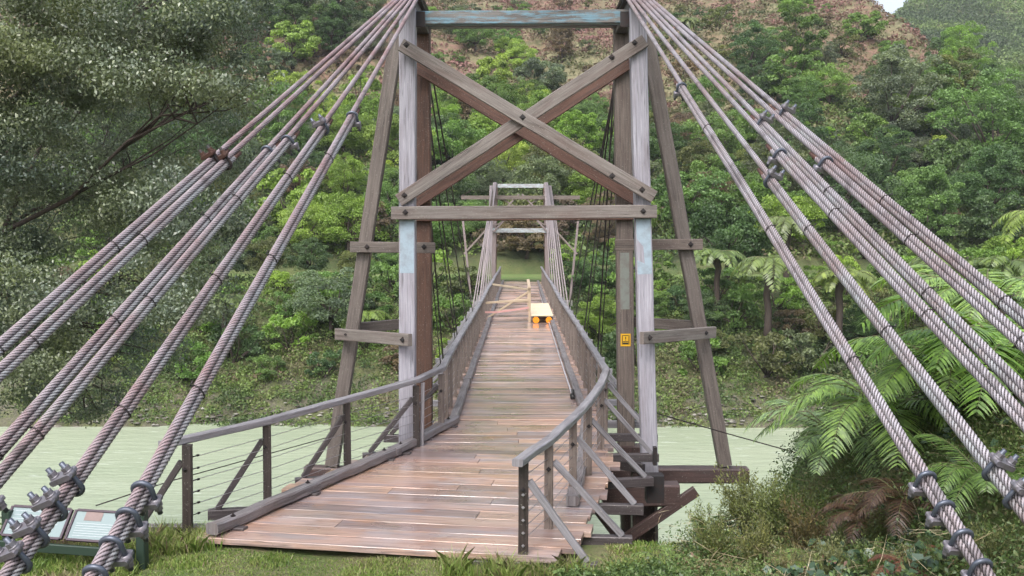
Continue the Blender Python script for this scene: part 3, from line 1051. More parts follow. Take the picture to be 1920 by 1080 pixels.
# (name words, top px, a lower point px + depth, y px where the doubled rope starts, clip style, lower clip y list)
ORD = ['innermost', 'second', 'third', 'fourth', 'fifth', 'outermost']
CAB = {
    -1: [((787, 10), (170, 1080, 5.0), 218, [918, 968, 1022, 1076], 'dark', 'arch'),
         ((780, 10), (20, 1060, 5.2), 238, [905, 951, 1001, 1048], 'dark', 'nuts'),
         ((773, 10), (0, 884, 6.3), 262, [925], 'dark', 'arch'),
         ((766, 10), (0, 832, 6.5), 282, [], 'dark', 'arch'),
         ((759, 10), (0, 690, 6.9), 302, [], 'rust', 'nuts'),
         ((753, 10), (0, 642, 7.1), 298, [], 'rust', 'nuts')],
    1: [((1171, 9), (1664, 773, 7.1), 163, [897, 952, 1006, 1062], 'dark', 'arch'),
        ((1178, 9), (1787, 773, 6.7), 336, [878, 930], 'dark', 'nuts'),
        ((1186, 9), (1920, 778, 6.4), 288, [], 'dark', 'arch'),
        ((1194, 9), (1920, 726, 6.6), 230, [], 'dark', 'nuts'),
        ((1201, 9), (1920, 635, 6.9), 303, [], 'dark', 'arch'),
        ((1208, 9), (1920, 590, 7.1), 212, [], 'dark', 'nuts')],
}
for s in (-1, 1):
    sn = 'left' if s < 0 else 'right'
    for k, (tp, lo, y_dbl, lows, ckind, style) in enumerate(CAB[s]):
        S = at(tp[0], tp[1], 16.65)
        S[2] = PF[s][0][2] + .20
        E = at(*lo)
        dirv = (E - S) / np.linalg.norm(E - S)
        # run on until the rope goes into the ground
        P = E.copy()
        for _ in range(400):
            P = P + dirv * .05
            if P[2] < Hs(P[0], P[1]) - .25: break
        lab = f'{ORD[k]} of the six {"pinkish rusty" if s < 0 else "grey"} anchor cables {sn} of the bridge'
        rt = thing('anchor_cable', P, lab, 'anchor cable', f'anchor cables on the {sn} of the bridge')
        rm = M['rope_red'] if s < 0 else M['rope_grey']
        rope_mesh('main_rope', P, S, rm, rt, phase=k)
        MB().tube([S - dirv * 0, S + (0, .1, .035), S + (0, 2.4, .035), S + (s * .01, 2.6, -.0)], .026, 8).build('saddle_length', M['rope_grey'], rt)
        def where(yp):
            lo_, hi_ = 0.0, 1.0
            for _ in range(40):
                mid = (lo_ + hi_) / 2
                if pix(S + (P - S) * mid)[1] < yp: lo_ = mid
                else: hi_ = mid
            return S + (P - S) * lo_
        down = nrm(np.array((-s * .45, 0, -1.)) - dirv * (np.array((-s * .45, 0, -1.)) @ dirv))
        off = down * .047
        Q = where(y_dbl)
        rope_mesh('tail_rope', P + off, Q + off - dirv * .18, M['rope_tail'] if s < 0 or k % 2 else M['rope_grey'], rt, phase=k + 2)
        # frayed, served end of the tail
        MB().tube([Q + off - dirv * .34, Q + off - dirv * .17], [.021, .028], 8).build('tail_end', M['rusty'], rt)
        up = -down
        sty = up if style == 'nuts' else -up
        def clip_at(c, kd):
            if style == 'nuts': add_clip(rt, c, dirv, sty, kd)
            else: add_clip(rt, c + off, dirv, sty + np.array((s * .35, 0, 0)) * (1 if k == 0 else 0), kd)
        clip_at(Q, ckind)
        for yp in lows:
            clip_at(where(yp), 'dark')
        # seizing wire ties
        yy = y_dbl + 75 + 17 * k
        top_lim = min([*lows, 1000]) - 30
        stepy = 190
        while yy < top_lim:
            tie(rt, where(yy), off, dirv)
            yy += stepy
            stepy *= 1.3

# ------------------------------------------------------------------ foliage generators
def unit(v):
    return v / (np.linalg.norm(v, axis=-1, keepdims=True) + 1e-9)


def leaf_quads(C, D, N, L, W, fold=.0):
    D = unit(D)
    S = unit(np.cross(D, N))
    Nn = np.cross(S, D)
    L = np.asarray(L).reshape(-1, 1) if np.ndim(L) else L
    W = np.asarray(W).reshape(-1, 1) if np.ndim(W) else W
    b = C - D * L * .5
    t = C + D * L * .5 - Nn * L * .12
    m1 = C + S * W * .5 + Nn * L * .05
    m2 = C - S * W * .5 + Nn * L * .05
    return np.stack([b, m1, t, m2], 1)


def crown(g, R0, Hc, z0, nclump, per, lsize, asp=.55, droop=0.0, squash=.8, clump_r=.23):
    """leaf cards in clumps through an uneven crown; returns leaves, clump centres"""
    cs = []
    while len(cs) < nclump:
        v = unit(g.normal(size=3))
        rad = g.uniform(.35, 1.0) ** .6
        lob = 1 + .28 * math.sin(3 * math.atan2(v[1], v[0]) + g.uniform(-.4, .4)) * (1 - abs(v[2]))
        p = v * rad * lob
        if p[2] < -.75: continue
        cs.append((p[0] * R0, p[1] * R0, z0 + p[2] * Hc / 2))
    cs = np.array(cs)
    cr = R0 * clump_r * g.uniform(.7, 1.35, nclump)
    idx = g.integers(0, nclump, per * nclump)
    v = unit(g.normal(size=(len(idx), 3)))
    v[:, 2] = np.where(v[:, 2] < -.3, -v[:, 2], v[:, 2])
    rr = g.uniform(.3, 1.0, len(idx)) ** .5
    P = cs[idx] + v * (cr[idx] * rr)[:, None] * (1, 1, squash)
    N = unit(v + g.normal(size=v.shape) * .8 + (0, 0, .25))
    D = unit(g.normal(size=v.shape) + v * .6 + (0, 0, -droop))
    L = lsize * g.uniform(.65, 1.3, len(idx))
    return leaf_quads(P, D, N, L, L * asp), cs, idx


def limb_mesh(g, base, cs, r0, z_fork, nlimb=9):
    mb = MB()
    top = np.array(base) + (g.uniform(-.3, .3), g.uniform(-.3, .3), z_fork)
    mid = (np.array(base) + top) / 2 + (g.uniform(-.15, .15), g.uniform(-.15, .15), 0)
    mb.tube([np.array(base) - (0, 0, .3), mid, top], [r0 * 1.15, r0 * .9, r0 * .7], 7)
    for c in cs[g.choice(len(cs), min(nlimb, len(cs)), replace=False)]:
        m = top + (c - top) * .5 + (g.uniform(-.2, .2), g.uniform(-.2, .2), -.15 * np.linalg.norm(c - top) * .3)
        mb.tube([top - (0, 0, .15), m, c], [r0 * .5, r0 * .32, r0 * .12], 5)
    return mb


def tree_proto(name, seed, R0, Hc, z0, nclump, per, lsize, asp=.55, bark='bark', mat='leaf', zf=None):
    g = np.random.default_rng(seed)
    V, cs, idx = crown(g, R0, Hc, z0, nclump, per, lsize, asp)
    root = thing(name, (0, 0, 0), 'x', 'tree')
    base = g.random(nclump)[idx] * .6 + g.random(len(idx)) * .4
    cr = quads('crown', V, M[mat], root, rnd=base)
    limb_mesh(g, (0, 0, 0), cs, R0 * .07, zf or (z0 - Hc * .3)).build('trunk', M[bark], root, origin=(0, 0, 0))
    return root


def shape_copy(proto, x, y, z, sc, rz, color, label, group, first, cat=None, sz=None):
    o = proto if first else dup(proto)
    o.location = (x, y, z)
    o.scale = (sc, sc, sz or sc)
    o.rotation_euler = (0, 0, rz)
    tag(o, label, cat, group)
    for c in o.children:
        if c.name.startswith(('crown', 'frond', 'leaves')): c.color = (*color, 1)
    return o


PALET = {
    'bright green': (.18, .29, .06), 'mid green': (.125, .21, .06), 'dark green': (.08, .14, .055),
    'grey green': (.14, .18, .11), 'yellow green': (.24, .33, .07), 'brown': (.16, .12, .085), 'olive': (.13, .15, .055),
}
protos = {
    'tree': [tree_proto('broadleaf_tree', 20 + i, 2.5, 3.8, 2.5, (60, 38, 90, 50, 75)[i], (240, 200, 170, 220, 200)[i], (.14, .24, .13, .19, .15)[i]) for i in range(5)],
    'tall': [tree_proto('tall_tree', 40 + i, 2.3, 6.0, 3.6, (70, 50, 100, 80)[i], (220, 200, 180, 200)[i], (.14, .22, .13, .16)[i]) for i in range(4)],
    'shrub': [tree_proto('shrub', 60 + i, 1.25, 1.9, .85, 22, 140, .13, zf=.3) for i in range(4)],
}
used = {}


def place_tree(kind, x, y, sc, cname, label=None, group=None, dz=0, squeeze=None):
    i = random.randrange(len(protos[kind]))
    pr = protos[kind][i]
    first = (kind, i) not in used
    used[(kind, i)] = 1
    z = Hs(x, y) - .15 * sc + dz
    c = PALET[cname]
    j = 1 + random.uniform(-.15, .15)
    c = (c[0] * j * random.uniform(.92, 1.08), c[1] * j, c[2] * j * random.uniform(.85, 1.15))
    return shape_copy(pr, x, y, z, sc, random.uniform(0, 6.28), c, label, group, first, 'shrub' if kind == 'shrub' else 'tree', sz=sc * (squeeze or random.uniform(.85, 1.15)))


SIZE = {'tree': 'round tree', 'tall': 'tall tree', 'shrub': 'low shrub'}


def region(x, y, z):
    px_, py_ = pix((x, y, z))
    cols = [(300, 'behind the big left tree'), (520, 'behind the left cables'), (745, 'just left of the near tower'), (905, 'seen left of the far tower'), (1045, 'seen straight behind the far tower'),
            (1150, 'seen right of the far tower'), (1330, 'just right of the near tower'), (1560, 'behind the right cables'), (9999, 'at the far right edge')]
    rows = [(130, 'high on the hillside'), (260, 'on the upper slope'), (390, 'on the middle slope'), (520, 'low on the slope'), (640, 'just above the river bank'), (9999, 'on the river bank')]
    a = next(t for l, t in cols if px_ < l)
    b = next(t for l, t in rows if py_ < l)
    return a, b, px_, py_


placed = []
def try_place(kind, x, y, sc, cname, minsep, label=None):
    for (a, b, r_) in placed:
        if (a - x) ** 2 + (b - y) ** 2 < (minsep * .5 + r_ * .5) ** 2: return False
    placed.append((x, y, minsep))
    z = Hs(x, y)
    a, b, px_, py_ = region(x, y, z + 2 * sc)
    lab = label or f'{cname} {SIZE[kind]} {b}, {a}'
    place_tree(kind, x, y, sc, cname, lab, f'{cname} {SIZE[kind]}s {b}, {a}')
    return True


def u_of(px_): return (px_ - 976) / FPX
# trees that stand out in the photograph
def hand(kind, px_, py_, sc, cname, label):
    # walk out along the sight line of the tree's foot until it meets the hill
    d = 60.0
    while d < 300:
        p = at(px_, py_, d)
        if Hs(p[0], p[1]) > p[2]: break
        d += .5
    try_place(kind, p[0], p[1], sc, cname, .1, label)


hand('tree', 920, 190, 1.45, 'yellow green', 'bright yellow green round tree in the upper window of the crossed braces')
hand('tree', 1020, 190, 1.3, 'grey green', 'grey green bushy tree seen over the crossing of the braces')
hand('tall', 1680, 280, 1.9, 'grey green', 'large blue grey tree high behind the right cables')
hand('tree', 1480, 200, 1.6, 'mid green', 'spreading mid green tree where the brown slope begins on the right')
hand('tall', 1850, 360, 2.0, 'mid green', 'tall green tree near the right edge, partway up the slope')
hand('tree', 1330, 420, 1.0, 'brown', 'brown withered bush right of the near tower')
hand('tree', 550, 130, 1.5, 'bright green', 'bright green tree at the upper left where the hill shows beside the big tree')
hand('tree', 545, 200, 1.3, 'yellow green', 'yellow green tree just below the bright one at the upper left')
hand('tree', 580, 480, 1.1, 'yellow green', 'yellow green bush left of the near tower, behind the innermost left cable')
hand('tree', 660, 500, 1.2, 'bright green', 'bright bushy tree tight against the left raking leg')
hand('tree', 985, 500, .9, 'brown', 'tangled bare brown bush beyond the end of the bridge')
hand('tree', 620, 640, 1.1, 'grey green', 'pale grey green tree on the bank left of the lower side brace')
hand('tree', 1125, 560, .75, 'dark green', 'dark rounded shrub on the terrace right of the bridge')
hand('tree', 1895, 190, 1.5, 'dark green', 'dark tree against the distant hill at the top right')
hand('tall', 1790, 230, 1.5, 'olive', 'olive tree at the foot of the distant hill')

g = np.random.default_rng(5)
n_tree = n_shrub = 0
tries = 0
while n_tree < 235 and tries < 60000:
    tries += 1
    d = 84 + (172 - 84) * g.random() ** 1.15
    u = g.uniform(-.42, .54)
    x = u * d
    if abs(x) < 3.6 and d < 90: continue
    px_ = 976 + u * FPX
    # the brown slope stays open
    py_ = pix((x, d, Hs(x, d) + 4.2))[1]
    if py_ < 150 + 16 * math.sin(px_ * .013) and 520 < px_ < 1240 and g.random() < .96: continue
    if 1240 <= px_ < 1640 and py_ < 192 and g.random() < .96: continue
    if px_ >= 1640 and (py_ < 60 or (py_ < 130 and g.random() < .7)): continue
    right = px_ > 1230
    left = px_ < 560
    w = {'bright green': .28, 'mid green': .30, 'dark green': .10, 'grey green': .12, 'yellow green': .12, 'olive': .06, 'brown': .03}
    if right: w = {'bright green': .08, 'mid green': .36, 'dark green': .28, 'grey green': .18, 'yellow green': .02, 'olive': .06, 'brown': .03}
    if px_ > 1650: w = {'bright green': .03, 'mid green': .25, 'dark green': .42, 'grey green': .25, 'yellow green': .0, 'olive': .05, 'brown': .0}
    if left: w = {'bright green': .1, 'mid green': .25, 'dark green': .35, 'grey green': .25, 'yellow green': .0, 'olive': .05, 'brown': .0}
    cn = list(w)[g.choice(len(w), p=np.array(list(w.values())) / sum(w.values()))]
    kind = 'tall' if g.random() < (.35 if right else .15) else 'tree'
    sc = g.uniform(.75, 1.3) * (1.15 if right else 1)
    if try_place(kind, x, d, sc, cn, 4.1 * sc): n_tree += 1
tries = 0
while n_shrub < 150 and tries < 60000:
    tries += 1
    d = g.uniform(62.6, 73.4) if g.random() < .62 else g.uniform(82, 128)
    u = g.uniform(-.5, .54)
    x = u * d
    if abs(x) < 3.2 and d < 88: continue
    cn = ['bright green', 'mid green', 'dark green', 'olive', 'yellow green', 'grey green', 'brown'][g.choice(7, p=[.3, .3, .1, .12, .06, .07, .05])]
    sc = g.uniform(.8, 1.7)
    if try_place('shrub', x, d, sc, cn, 1.9 * sc): n_shrub += 1
tries = n = 0
while n < 85 and tries < 30000:
    tries += 1
    d = g.uniform(140, 235)
    x = g.uniform(-.26, .40) * d
    py_ = pix((x, d, Hs(x, d)))[1]
    if py_ > 150 or py_ < -10 or pix((x, d, 0))[0] > 1600: continue
    cn = ['olive', 'mid green', 'dark green', 'grey green', 'brown'][g.choice(5, p=[.3, .2, .15, .2, .15])]
    sc = g.uniform(.8, 2.0)
    if try_place('shrub', x, d, sc, cn, 2.6 * sc): n += 1
for (px_, py_, sc, cn) in ((560, 75, 1.6, 'dark green'), (610, 60, 1.8, 'grey green'), (650, 70, 1.5, 'dark green'), (590, 30, 1.9, 'dark green'), (640, 25, 2.0, 'dark green'), (690, 45, 1.4, 'grey green'), (530, 45, 1.8, 'dark green'), (560, 10, 1.9, 'grey green'), (625, 90, 1.2, 'dark green')):
    d = 60.0
    while d < 300:
        p = at(px_, py_ + 25, d)
        if Hs(p[0], p[1]) > p[2]: break
        d += .5
    try_place('tall', p[0], p[1], sc, cn, .1)
# taller trees along the terrace above the river
tries = n = 0
while n < 46 and tries < 20000:
    tries += 1
    d = g.uniform(65, 75)
    u = g.uniform(-.5, .54)
    x = u * d
    if abs(x) < 5.2: continue
    if -9 < x < 14 and d > 70: continue
    cn = ['bright green', 'mid green', 'dark green', 'olive', 'grey green'][g.choice(5, p=[.25, .35, .2, .1, .1])]
    sc = g.uniform(.55, 1.0) * (1.25 if x > 14 or x < -12 else .8)
    if try_place('tree', x, d, sc, cn, 3.4 * sc): n += 1

for (x, y, sc, cn, lb) in ((-2.4, 84.5, 1.2, 'brown', 'brown twiggy shrub at the left of the far path end'), (-.6, 85.2, 1.5, 'brown', 'withered brown shrub straight beyond the bridge end'),
                           (1.4, 84.8, 1.3, 'olive', 'olive shrub right of the middle beyond the bridge end'), (2.9, 85.5, 1.4, 'brown', 'brown shrub at the right of the far path end'),
                           (.4, 88, 2.0, 'olive', 'larger olive shrub up behind the withered one beyond the bridge'), (-2.6, 88.5, 1.9, 'mid green', 'green shrub up behind the far path end at left'), (3.0, 89, 2.0, 'brown', 'big brown shrub on the slope beyond the bridge end')):
    place_tree('shrub', x, y, sc, cn, lb, 'shrubs beyond the far end of the bridge')
# ---- undergrowth: uncountable low growth over the far bank and hillside
def scatter_clumps(name, label, pts, size, per, lsize, cols, mat, seed, squash=.7):
    g = np.random.default_rng(seed)
    n = len(pts)
    idx = np.repeat(np.arange(n), per)
    v = unit(g.normal(size=(len(idx), 3)))
    v[:, 2] = np.abs(v[:, 2])
    rr = g.uniform(.25, 1, len(idx)) ** .5
    P = pts[idx] + v * (size[idx] * rr)[:, None] * (1, 1, squash)
    N = unit(v + g.normal(size=v.shape) * .5)
    D = unit(g.normal(size=v.shape) + (0, 0, .2))
    L = lsize * g.uniform(.6, 1.35, len(idx)) * (size[idx] / size.mean()) ** .4
    V = leaf_quads(P, D, N, L, L * .5)
    rv = (cols[idx] + g.normal(size=len(idx)) * .05).clip(0, 1)
    return tag(quads(name, V, mat, rnd=rv), label, kind='stuff')


def ramp_leaf(name, stops, rough=.6, trans=.2):
    m = Mat(name)
    r = m.node('ShaderNodeAttribute', attribute_name='rnd').outputs['Fac']
    c = m.ramp(r, stops)
    m.set('Base Color', c)
    m.set('Roughness', rough)
    tr = m.node('ShaderNodeBsdfTranslucent')
    m.l.new(c, tr.inputs['Color'])
    ms = m.node('ShaderNodeMixShader')
    ms.inputs[0].default_value = trans
    m.l.new(m.b.outputs[0], ms.inputs[1]); m.l.new(tr.outputs[0], ms.inputs[2]); m.l.new(ms.outputs[0], m.out.inputs['Surface'])
    return m.m


M['under'] = ramp_leaf('undergrowth_leaves', [(0, (.045, .075, .03)), (.35, (.10, .16, .045)), (.6, (.17, .25, .06)), (.8, (.16, .16, .08)), (1, (.19, .13, .095))])
M['bracken'] = ramp_leaf('dead_bracken_leaves', [(0, (.05, .07, .025)), (.3, (.10, .115, .04)), (.5, (.16, .15, .075)), (.7, (.18, .105, .08)), (1, (.24, .125, .11))])

g = np.random.default_rng(8)
N = 12000
d = 83 + 60 * g.random(N) ** .9
u = g.uniform(-.46, .56, N)
x = u * d
keep = ~((np.abs(x) < 3.4) & (d < 86)) & (d < 126 + 30 * vnoise(x * .05, d * .05))
x, d = x[keep], d[keep]
pts = np.stack([x, d, H(x, d)], 1)
cl = (.33 + vnoise(x * .22, d * .22) * .9 + g.normal(size=len(x)) * .14).clip(0, 1)
scatter_clumps('undergrowth', 'low tangled green undergrowth covering the far hillside', pts, g.uniform(.6, 1.5, len(x)), 22, .38, cl, M['under'], 1)
N = 8200
d = g.uniform(59.6, 74.2, N)
x = g.uniform(-.5, .56, N) * d
keep = ~((np.abs(x) < 2.6) & (d > 70)) & ~((d < 61.0) & (g.random(N) < .4)) & ~((d > 74.0))
x, d = x[keep], d[keep]
pts = np.stack([x, d, H(x, d)], 1)
cl = (.42 + vnoise(x * .5, d * .5) * .8 + g.normal(size=len(x)) * .13).clip(0, 1)
scatter_clumps('bank_growth', 'mixed green and brown growth on the far river bank', pts, g.uniform(.3, .85, len(x)), 30, .17, cl, M['under'], 2)
N = 15000
d = 120 + 148 * g.random(N)
x = g.uniform(-.44, .50, N) * d
pts = np.stack([x, d, H(x, d)], 1)
cl = (.55 + vnoise(x * .07, d * .07) * .9 + vnoise(x * .35, d * .35) * .5 + g.normal(size=len(x)) * .10).clip(0, 1)
scatter_clumps('bracken_scrub', 'rusty brown and straw coloured bracken scrub on the upper hillside', pts, g.uniform(.5, 1.35, len(x)), 16, .5, cl, M['bracken'], 3, .8)
N = 9000
d = 290 + 190 * g.random(N)
x = g.uniform(.30, .56, N) * d
pts = np.stack([x, d, H(x, d)], 1)
cl = (.25 + vnoise(x * .04, d * .04) * .7 + g.normal(size=len(x)) * .12).clip(0, 1)
scatter_clumps('distant_bush', 'hazy dark green bush covering the distant hill at the top right', pts, g.uniform(1.2, 3.2, len(x)), 18, 1.0, cl, M['under'], 4, .9)

# stones along the far water's edge
g = np.random.default_rng(14)
N = 1500
d = g.uniform(58.6, 61.6, N); x = g.uniform(-.5, .56, N) * d
pts = np.stack([x, d, H(x, d) + .02], 1)
sz = g.uniform(.08, .32, N) * g.uniform(.5, 1, N)
VV = []
base = np.array([(1, 0, 0), (.3, .9, 0), (-.8, .6, 0), (-.9, -.5, 0), (.2, -1, 0), (.1, .1, .7)])
tri = [(0, 1, 5), (1, 2, 5), (2, 3, 5), (3, 4, 5), (4, 0, 5)]
for i in range(N):
    a = g.uniform(0, 6.28); ca, sa = math.cos(a), math.sin(a)
    b = base * g.uniform(.7, 1.3, (6, 3)) * sz[i] * (1, 1, .6)
    b = np.stack([b[:, 0] * ca - b[:, 1] * sa, b[:, 0] * sa + b[:, 1] * ca, b[:, 2]], 1) + pts[i]
    for t in tri: VV.append(b[list(t)])
M['stone'] = ramp_leaf('shore_stones', [(0, (.10, .09, .08)), (.6, (.17, .16, .13)), (1, (.30, .29, .26))], .8, 0.0)
tag(quads('shore_stones', np.array(VV), M['stone'], nv=3, rnd=np.repeat(g.random(N), 5)), 'grey shingle and stones along the far waterline', kind='stuff')

# ------------------------------------------------------------------ tree ferns and ferns
def frond(g, L, rise, droop, npair, plen, nleaf=0, lw=.02, az=0.0, tilt=0.0):
    """one arching frond from the origin; returns leaf quads and the rachis points"""
    s = np.linspace(0, 1, 26)
    r = L * (s - .12 * s ** 3)
    z = L * (rise * s - droop * s ** 2.2)
    ca, sa = math.cos(az), math.sin(az)
    side_bend = tilt * s ** 2 * L
    pts = np.stack([r * ca - side_bend * sa, r * sa + side_bend * ca, z], 1)
    T = unit(np.gradient(pts, axis=0))
    out = []
    C, D, Nn, Ls, Ws = [], [], [], [], []
    for i in range(npair):
        t = .12 + .87 * (i + g.uniform(-.2, .2)) / npair
        k = t * 25; i0 = int(min(k, 24)); f = k - i0
        p = pts[i0] * (1 - f) + pts[i0 + 1] * f
        td = T[min(i0, 25)]
        side = nrm(np.cross(td, (0, 0, 1)))
        upv = np.cross(side, td)
        pl = plen * (math.sin(math.pi * min(1, (t * .92 + .06))) ** .7) * g.uniform(.9, 1.1)
        for sg_ in (-1, 1):
            dd = nrm(side * sg_ + td * g.uniform(.4, .6) - upv * g.uniform(.0, .3))
            if nleaf < 0:
                # long tapering pinna built of four joined pieces that bend down towards the tip
                q = np.linspace(0, 1, 6)[:, None]
                cl_ = p + dd * pl * q + td * (pl * .16) * q ** 2 - np.array((0, 0, 1)) * pl * g.uniform(.16, .34) * q ** 2
                wv = lw * np.array([.55, 1, .95, .75, .42, .04])[:, None]
                wd = nrm(np.cross(dd, upv)) + upv * g.uniform(-.35, .35)
                a_, b_ = cl_ + wd * wv, cl_ - wd * wv
                for k_ in range(5): out.append(np.stack([a_[k_], b_[k_], b_[k_ + 1], a_[k_ + 1]]))
            elif nleaf == 0:
                C.append(p + dd * pl * .5 - (0, 0, pl * .10)); D.append(dd - np.array((0, 0, .22))); Nn.append(upv); Ls.append(pl); Ws.append(lw)
            else:
                m = max(3, int(nleaf * pl / plen))
                for j in range(1, m + 1):
                    q = j / m
                    pp = p + dd * pl * q - np.array((0, 0, 1)) * pl * .22 * q * q
                    ll = lw * 2.2 * (1 - q * .7)
                    pd = nrm(np.cross(dd, upv))
                    for s2 in (-1, 1):
                        C.append(pp + pd * s2 * ll * .5); D.append(pd * s2 + dd * .35 + upv * g.uniform(-.25, .1)); Nn.append(upv + g.normal(size=3) * .12); Ls.append(ll); Ws.append(lw * 1.2)
    V = np.array(out) if nleaf < 0 else leaf_quads(np.array(C), np.array(D), np.array(Nn), np.array(Ls), np.array(Ws))
    return V, pts


def fern_proto(name, seed, nf, L, rise, droop, npair, plen, nleaf, lw, trunk=0.0, dead=0):
    g = np.random.default_rng(seed)
    root = thing(name, (0, 0, 0), 'x', 'tree fern' if trunk else 'fern')
    if trunk:
        mb = MB()
        pts = [np.array((g.uniform(-.05, .05) * k, 0, -.5 + (trunk + .5) * k / 5)) for k in range(6)]
        mb.tube(pts, [.22, .18, .17, .17, .2, .24], 8)
        mb.build('trunk', M['bark'], root, origin=(0, 0, 0))
        top = pts[-1]
    else:
        top = np.zeros(3)
    Vs, st = [], MB()
    for i in range(nf):
        az = 2 * math.pi * (i + g.uniform(-.35, .35)) / nf
        f = g.uniform(.75, 1.12)
        V, p = frond(g, L * f, rise * g.uniform(.6, 1.25), droop * g.uniform(.8, 1.2), npair, plen * f, nleaf, lw, az, g.uniform(-.15, .15))
        Vs.append(V + top)
        st.tube([q + top for q in p[::3]], [.012 * L * (1 - k / 10) for k in range(len(p[::3]))], 4)
    V = np.concatenate(Vs)
    quads('fronds', V, M['fern'], root)
    st.build('stalks', M['stalk'], root, origin=(0, 0, 0))
    return root


M['stalk'] = plain('fern_stalk', (.10, .11, .04), .6)
tf = [fern_proto('tree_fern', 90 + i, 20, 2.1, .62, .85, 26, .62, 0, .10, trunk=3.4) for i in range(2)]
tfused = {}
def place_tf(px_, py_, d, sc, label, col=(.16, .23, .08)):
    """crown centre seen at the given photo position"""
    i = len(tfused) % 2
    first = i not in tfused
    tfused[len(tfused)] = 1
    p = at(px_, py_, d)
    o = shape_copy(tf[i], p[0], p[1], p[2] - 3.4 * sc * 1.15, sc * 1.15, random.uniform(0, 6), col, label, 'tree ferns beyond the river', first, 'tree fern')
    return o
place_tf(1345, 478, 68, 1.0, 'pale tree fern with a slender trunk just right of the right raking leg')
place_tf(1440, 492, 65, 1.15, 'broad tree fern with a dark thick trunk behind the two innermost right cables', (.17, .23, .08))
place_tf(1575, 520, 64, 1.1, 'tree fern with drooping fronds between the second and third right cables', (.20, .26, .08))
place_tf(1475, 415, 72, 1.1, 'small tree fern above the other tree ferns right of the tower', (.16, .21, .08))
place_tf(1290, 40, 158, 1.25, 'lone tree fern on the brown slope beside the right cable heads', (.13, .17, .06))
place_tf(1760, 490, 62, 1.1, 'tree fern seen between the fourth and fifth right cables', (.14, .2, .07))
place_tf(1880, 500, 60, 1.2, 'tree fern at the right edge above the near ferns', (.14, .2, .07))
place_tf(690, 590, 67, .9, 'tree fern tight behind the left raking leg above the river', (.17, .25, .06))
place_tf(420, 560, 66, .9, 'tree fern low behind the left cables', (.12, .17, .06))
place_tf(1915, 405, 30, .55, 'tree fern top poking in at the right edge of the view', (.22, .30, .08)).location.x += .5

# near ferns on the right bank
nf = [fern_proto('fern', 120 + i, 16, 1.4, .85, .82, 38, .31, -1, .0115) for i in range(3)]
nfi = [0]
def place_fern(px_, py_, d, sc, label, col, lift=0.0):
    i = nfi[0] % 3; first = nfi[0] < 3; nfi[0] += 1
    p = at(px_, py_, d)
    o = shape_copy(nf[i], p[0], p[1], Hs(p[0], p[1]) + .05 + lift, sc, random.uniform(0, 6), col, label, 'ferns on the near right bank', first, 'fern')
    return o
FG = (.11, .18, .055)
place_fern(1660, 830, 10.6, .98, 'large arching fern leaning over the river behind the innermost right cable', (.21, .33, .10), .45)
place_fern(1775, 800, 9.8, .98, 'big fern between the two innermost right cables', (.19, .31, .08), .5)
place_fern(1585, 780, 11.6, .85, 'fern with silvery fronds at the top of the near right bank', (.24, .35, .17), .3)
place_fern(1880, 760, 9.0, 1.1, 'fern at the right edge under the outer cables', (.15, .27, .06), .5)
place_fern(1850, 700, 11.2, 1.0, 'tall fern behind the second right cable', (.20, .31, .10), .75)
place_fern(1850, 880, 7.8, .45, 'fern beside the nuts of the second right cable', (.13, .22, .06), .25)
place_fern(1262, 1030, 10.6, .34, 'little fern beside the pier right of the railing', (.17, .25, .08))
place_fern(1390, 1050, 9.4, .34, 'small pale fern at the bottom edge right of the bridge', (.22, .30, .12))
place_fern(1530, 960, 9.6, .36, 'small bright fern low on the bank left of the innermost right cable', (.20, .30, .09), .05)
place_fern(1625, 890, 9.9, .42, 'brown dying fern hanging below the large arching fern', (.10, .06, .042), .15)
place_fern(1700, 880, 9.0, .5, 'dark brown withered fern behind the innermost right cable', (.09, .055, .04), .25)
place_fern(1480, 1020, 9.0, .28, 'rusty dead fern near the bottom, right of the bridge', (.17, .10, .07))
place_fern(1720, 1040, 7.4, .3, 'red brown dead fern below the clips of the innermost right cable', (.16, .07, .05), .1)

# feathery shrubs on the edge of the near right bank
def feathery(seed, Hh, R0, nst, per, ls):
    g = np.random.default_rng(seed)
    root = thing('feathery_shrub', (0, 0, 0), 'x', 'shrub')
    st, Cs, Ds = MB(), [], []
    for i in range(nst):
        a = g.uniform(0, 6.28); sp = g.uniform(.1, 1) * R0
        tip = np.array((math.cos(a) * sp, math.sin(a) * sp, Hh * g.uniform(.55, 1.1)))
        mid = tip * (.35, .35, .55)
        st.tube([(0, 0, -.1), mid, tip], [.006, .004, .002], 3)
        t = g.random(per)[:, None]
        P = mid * (1 - t) + tip * t + g.normal(size=(per, 3)) * .035
        Cs.append(P); Ds.append(g.normal(size=(per, 3)) * .6 + unit(tip - mid))
    C, D = np.concatenate(Cs), np.concatenate(Ds)
    L = ls * g.uniform(.6, 1.4, len(C))
    quads('leaves', leaf_quads(C, D, g.normal(size=C.shape), L, L * .28), M['leaf'], root)
    st.build('stems', M['stalk'], root, origin=(0, 0, 0))
    return root
fs = [feathery(150 + i, .95, .5, 46, 60, .05) for i in range(3)]
fsi = [0]
def place_fs(x, y, sc, label, col):
    i = fsi[0] % 3; first = fsi[0] < 3; fsi[0] += 1
    return shape_copy(fs[i], x, y, Hs(x, y) - .05, sc, random.uniform(0, 6), col, label, 'feathery bushes on the near right bank', first, 'shrub')
OL = (.19, .23, .09)
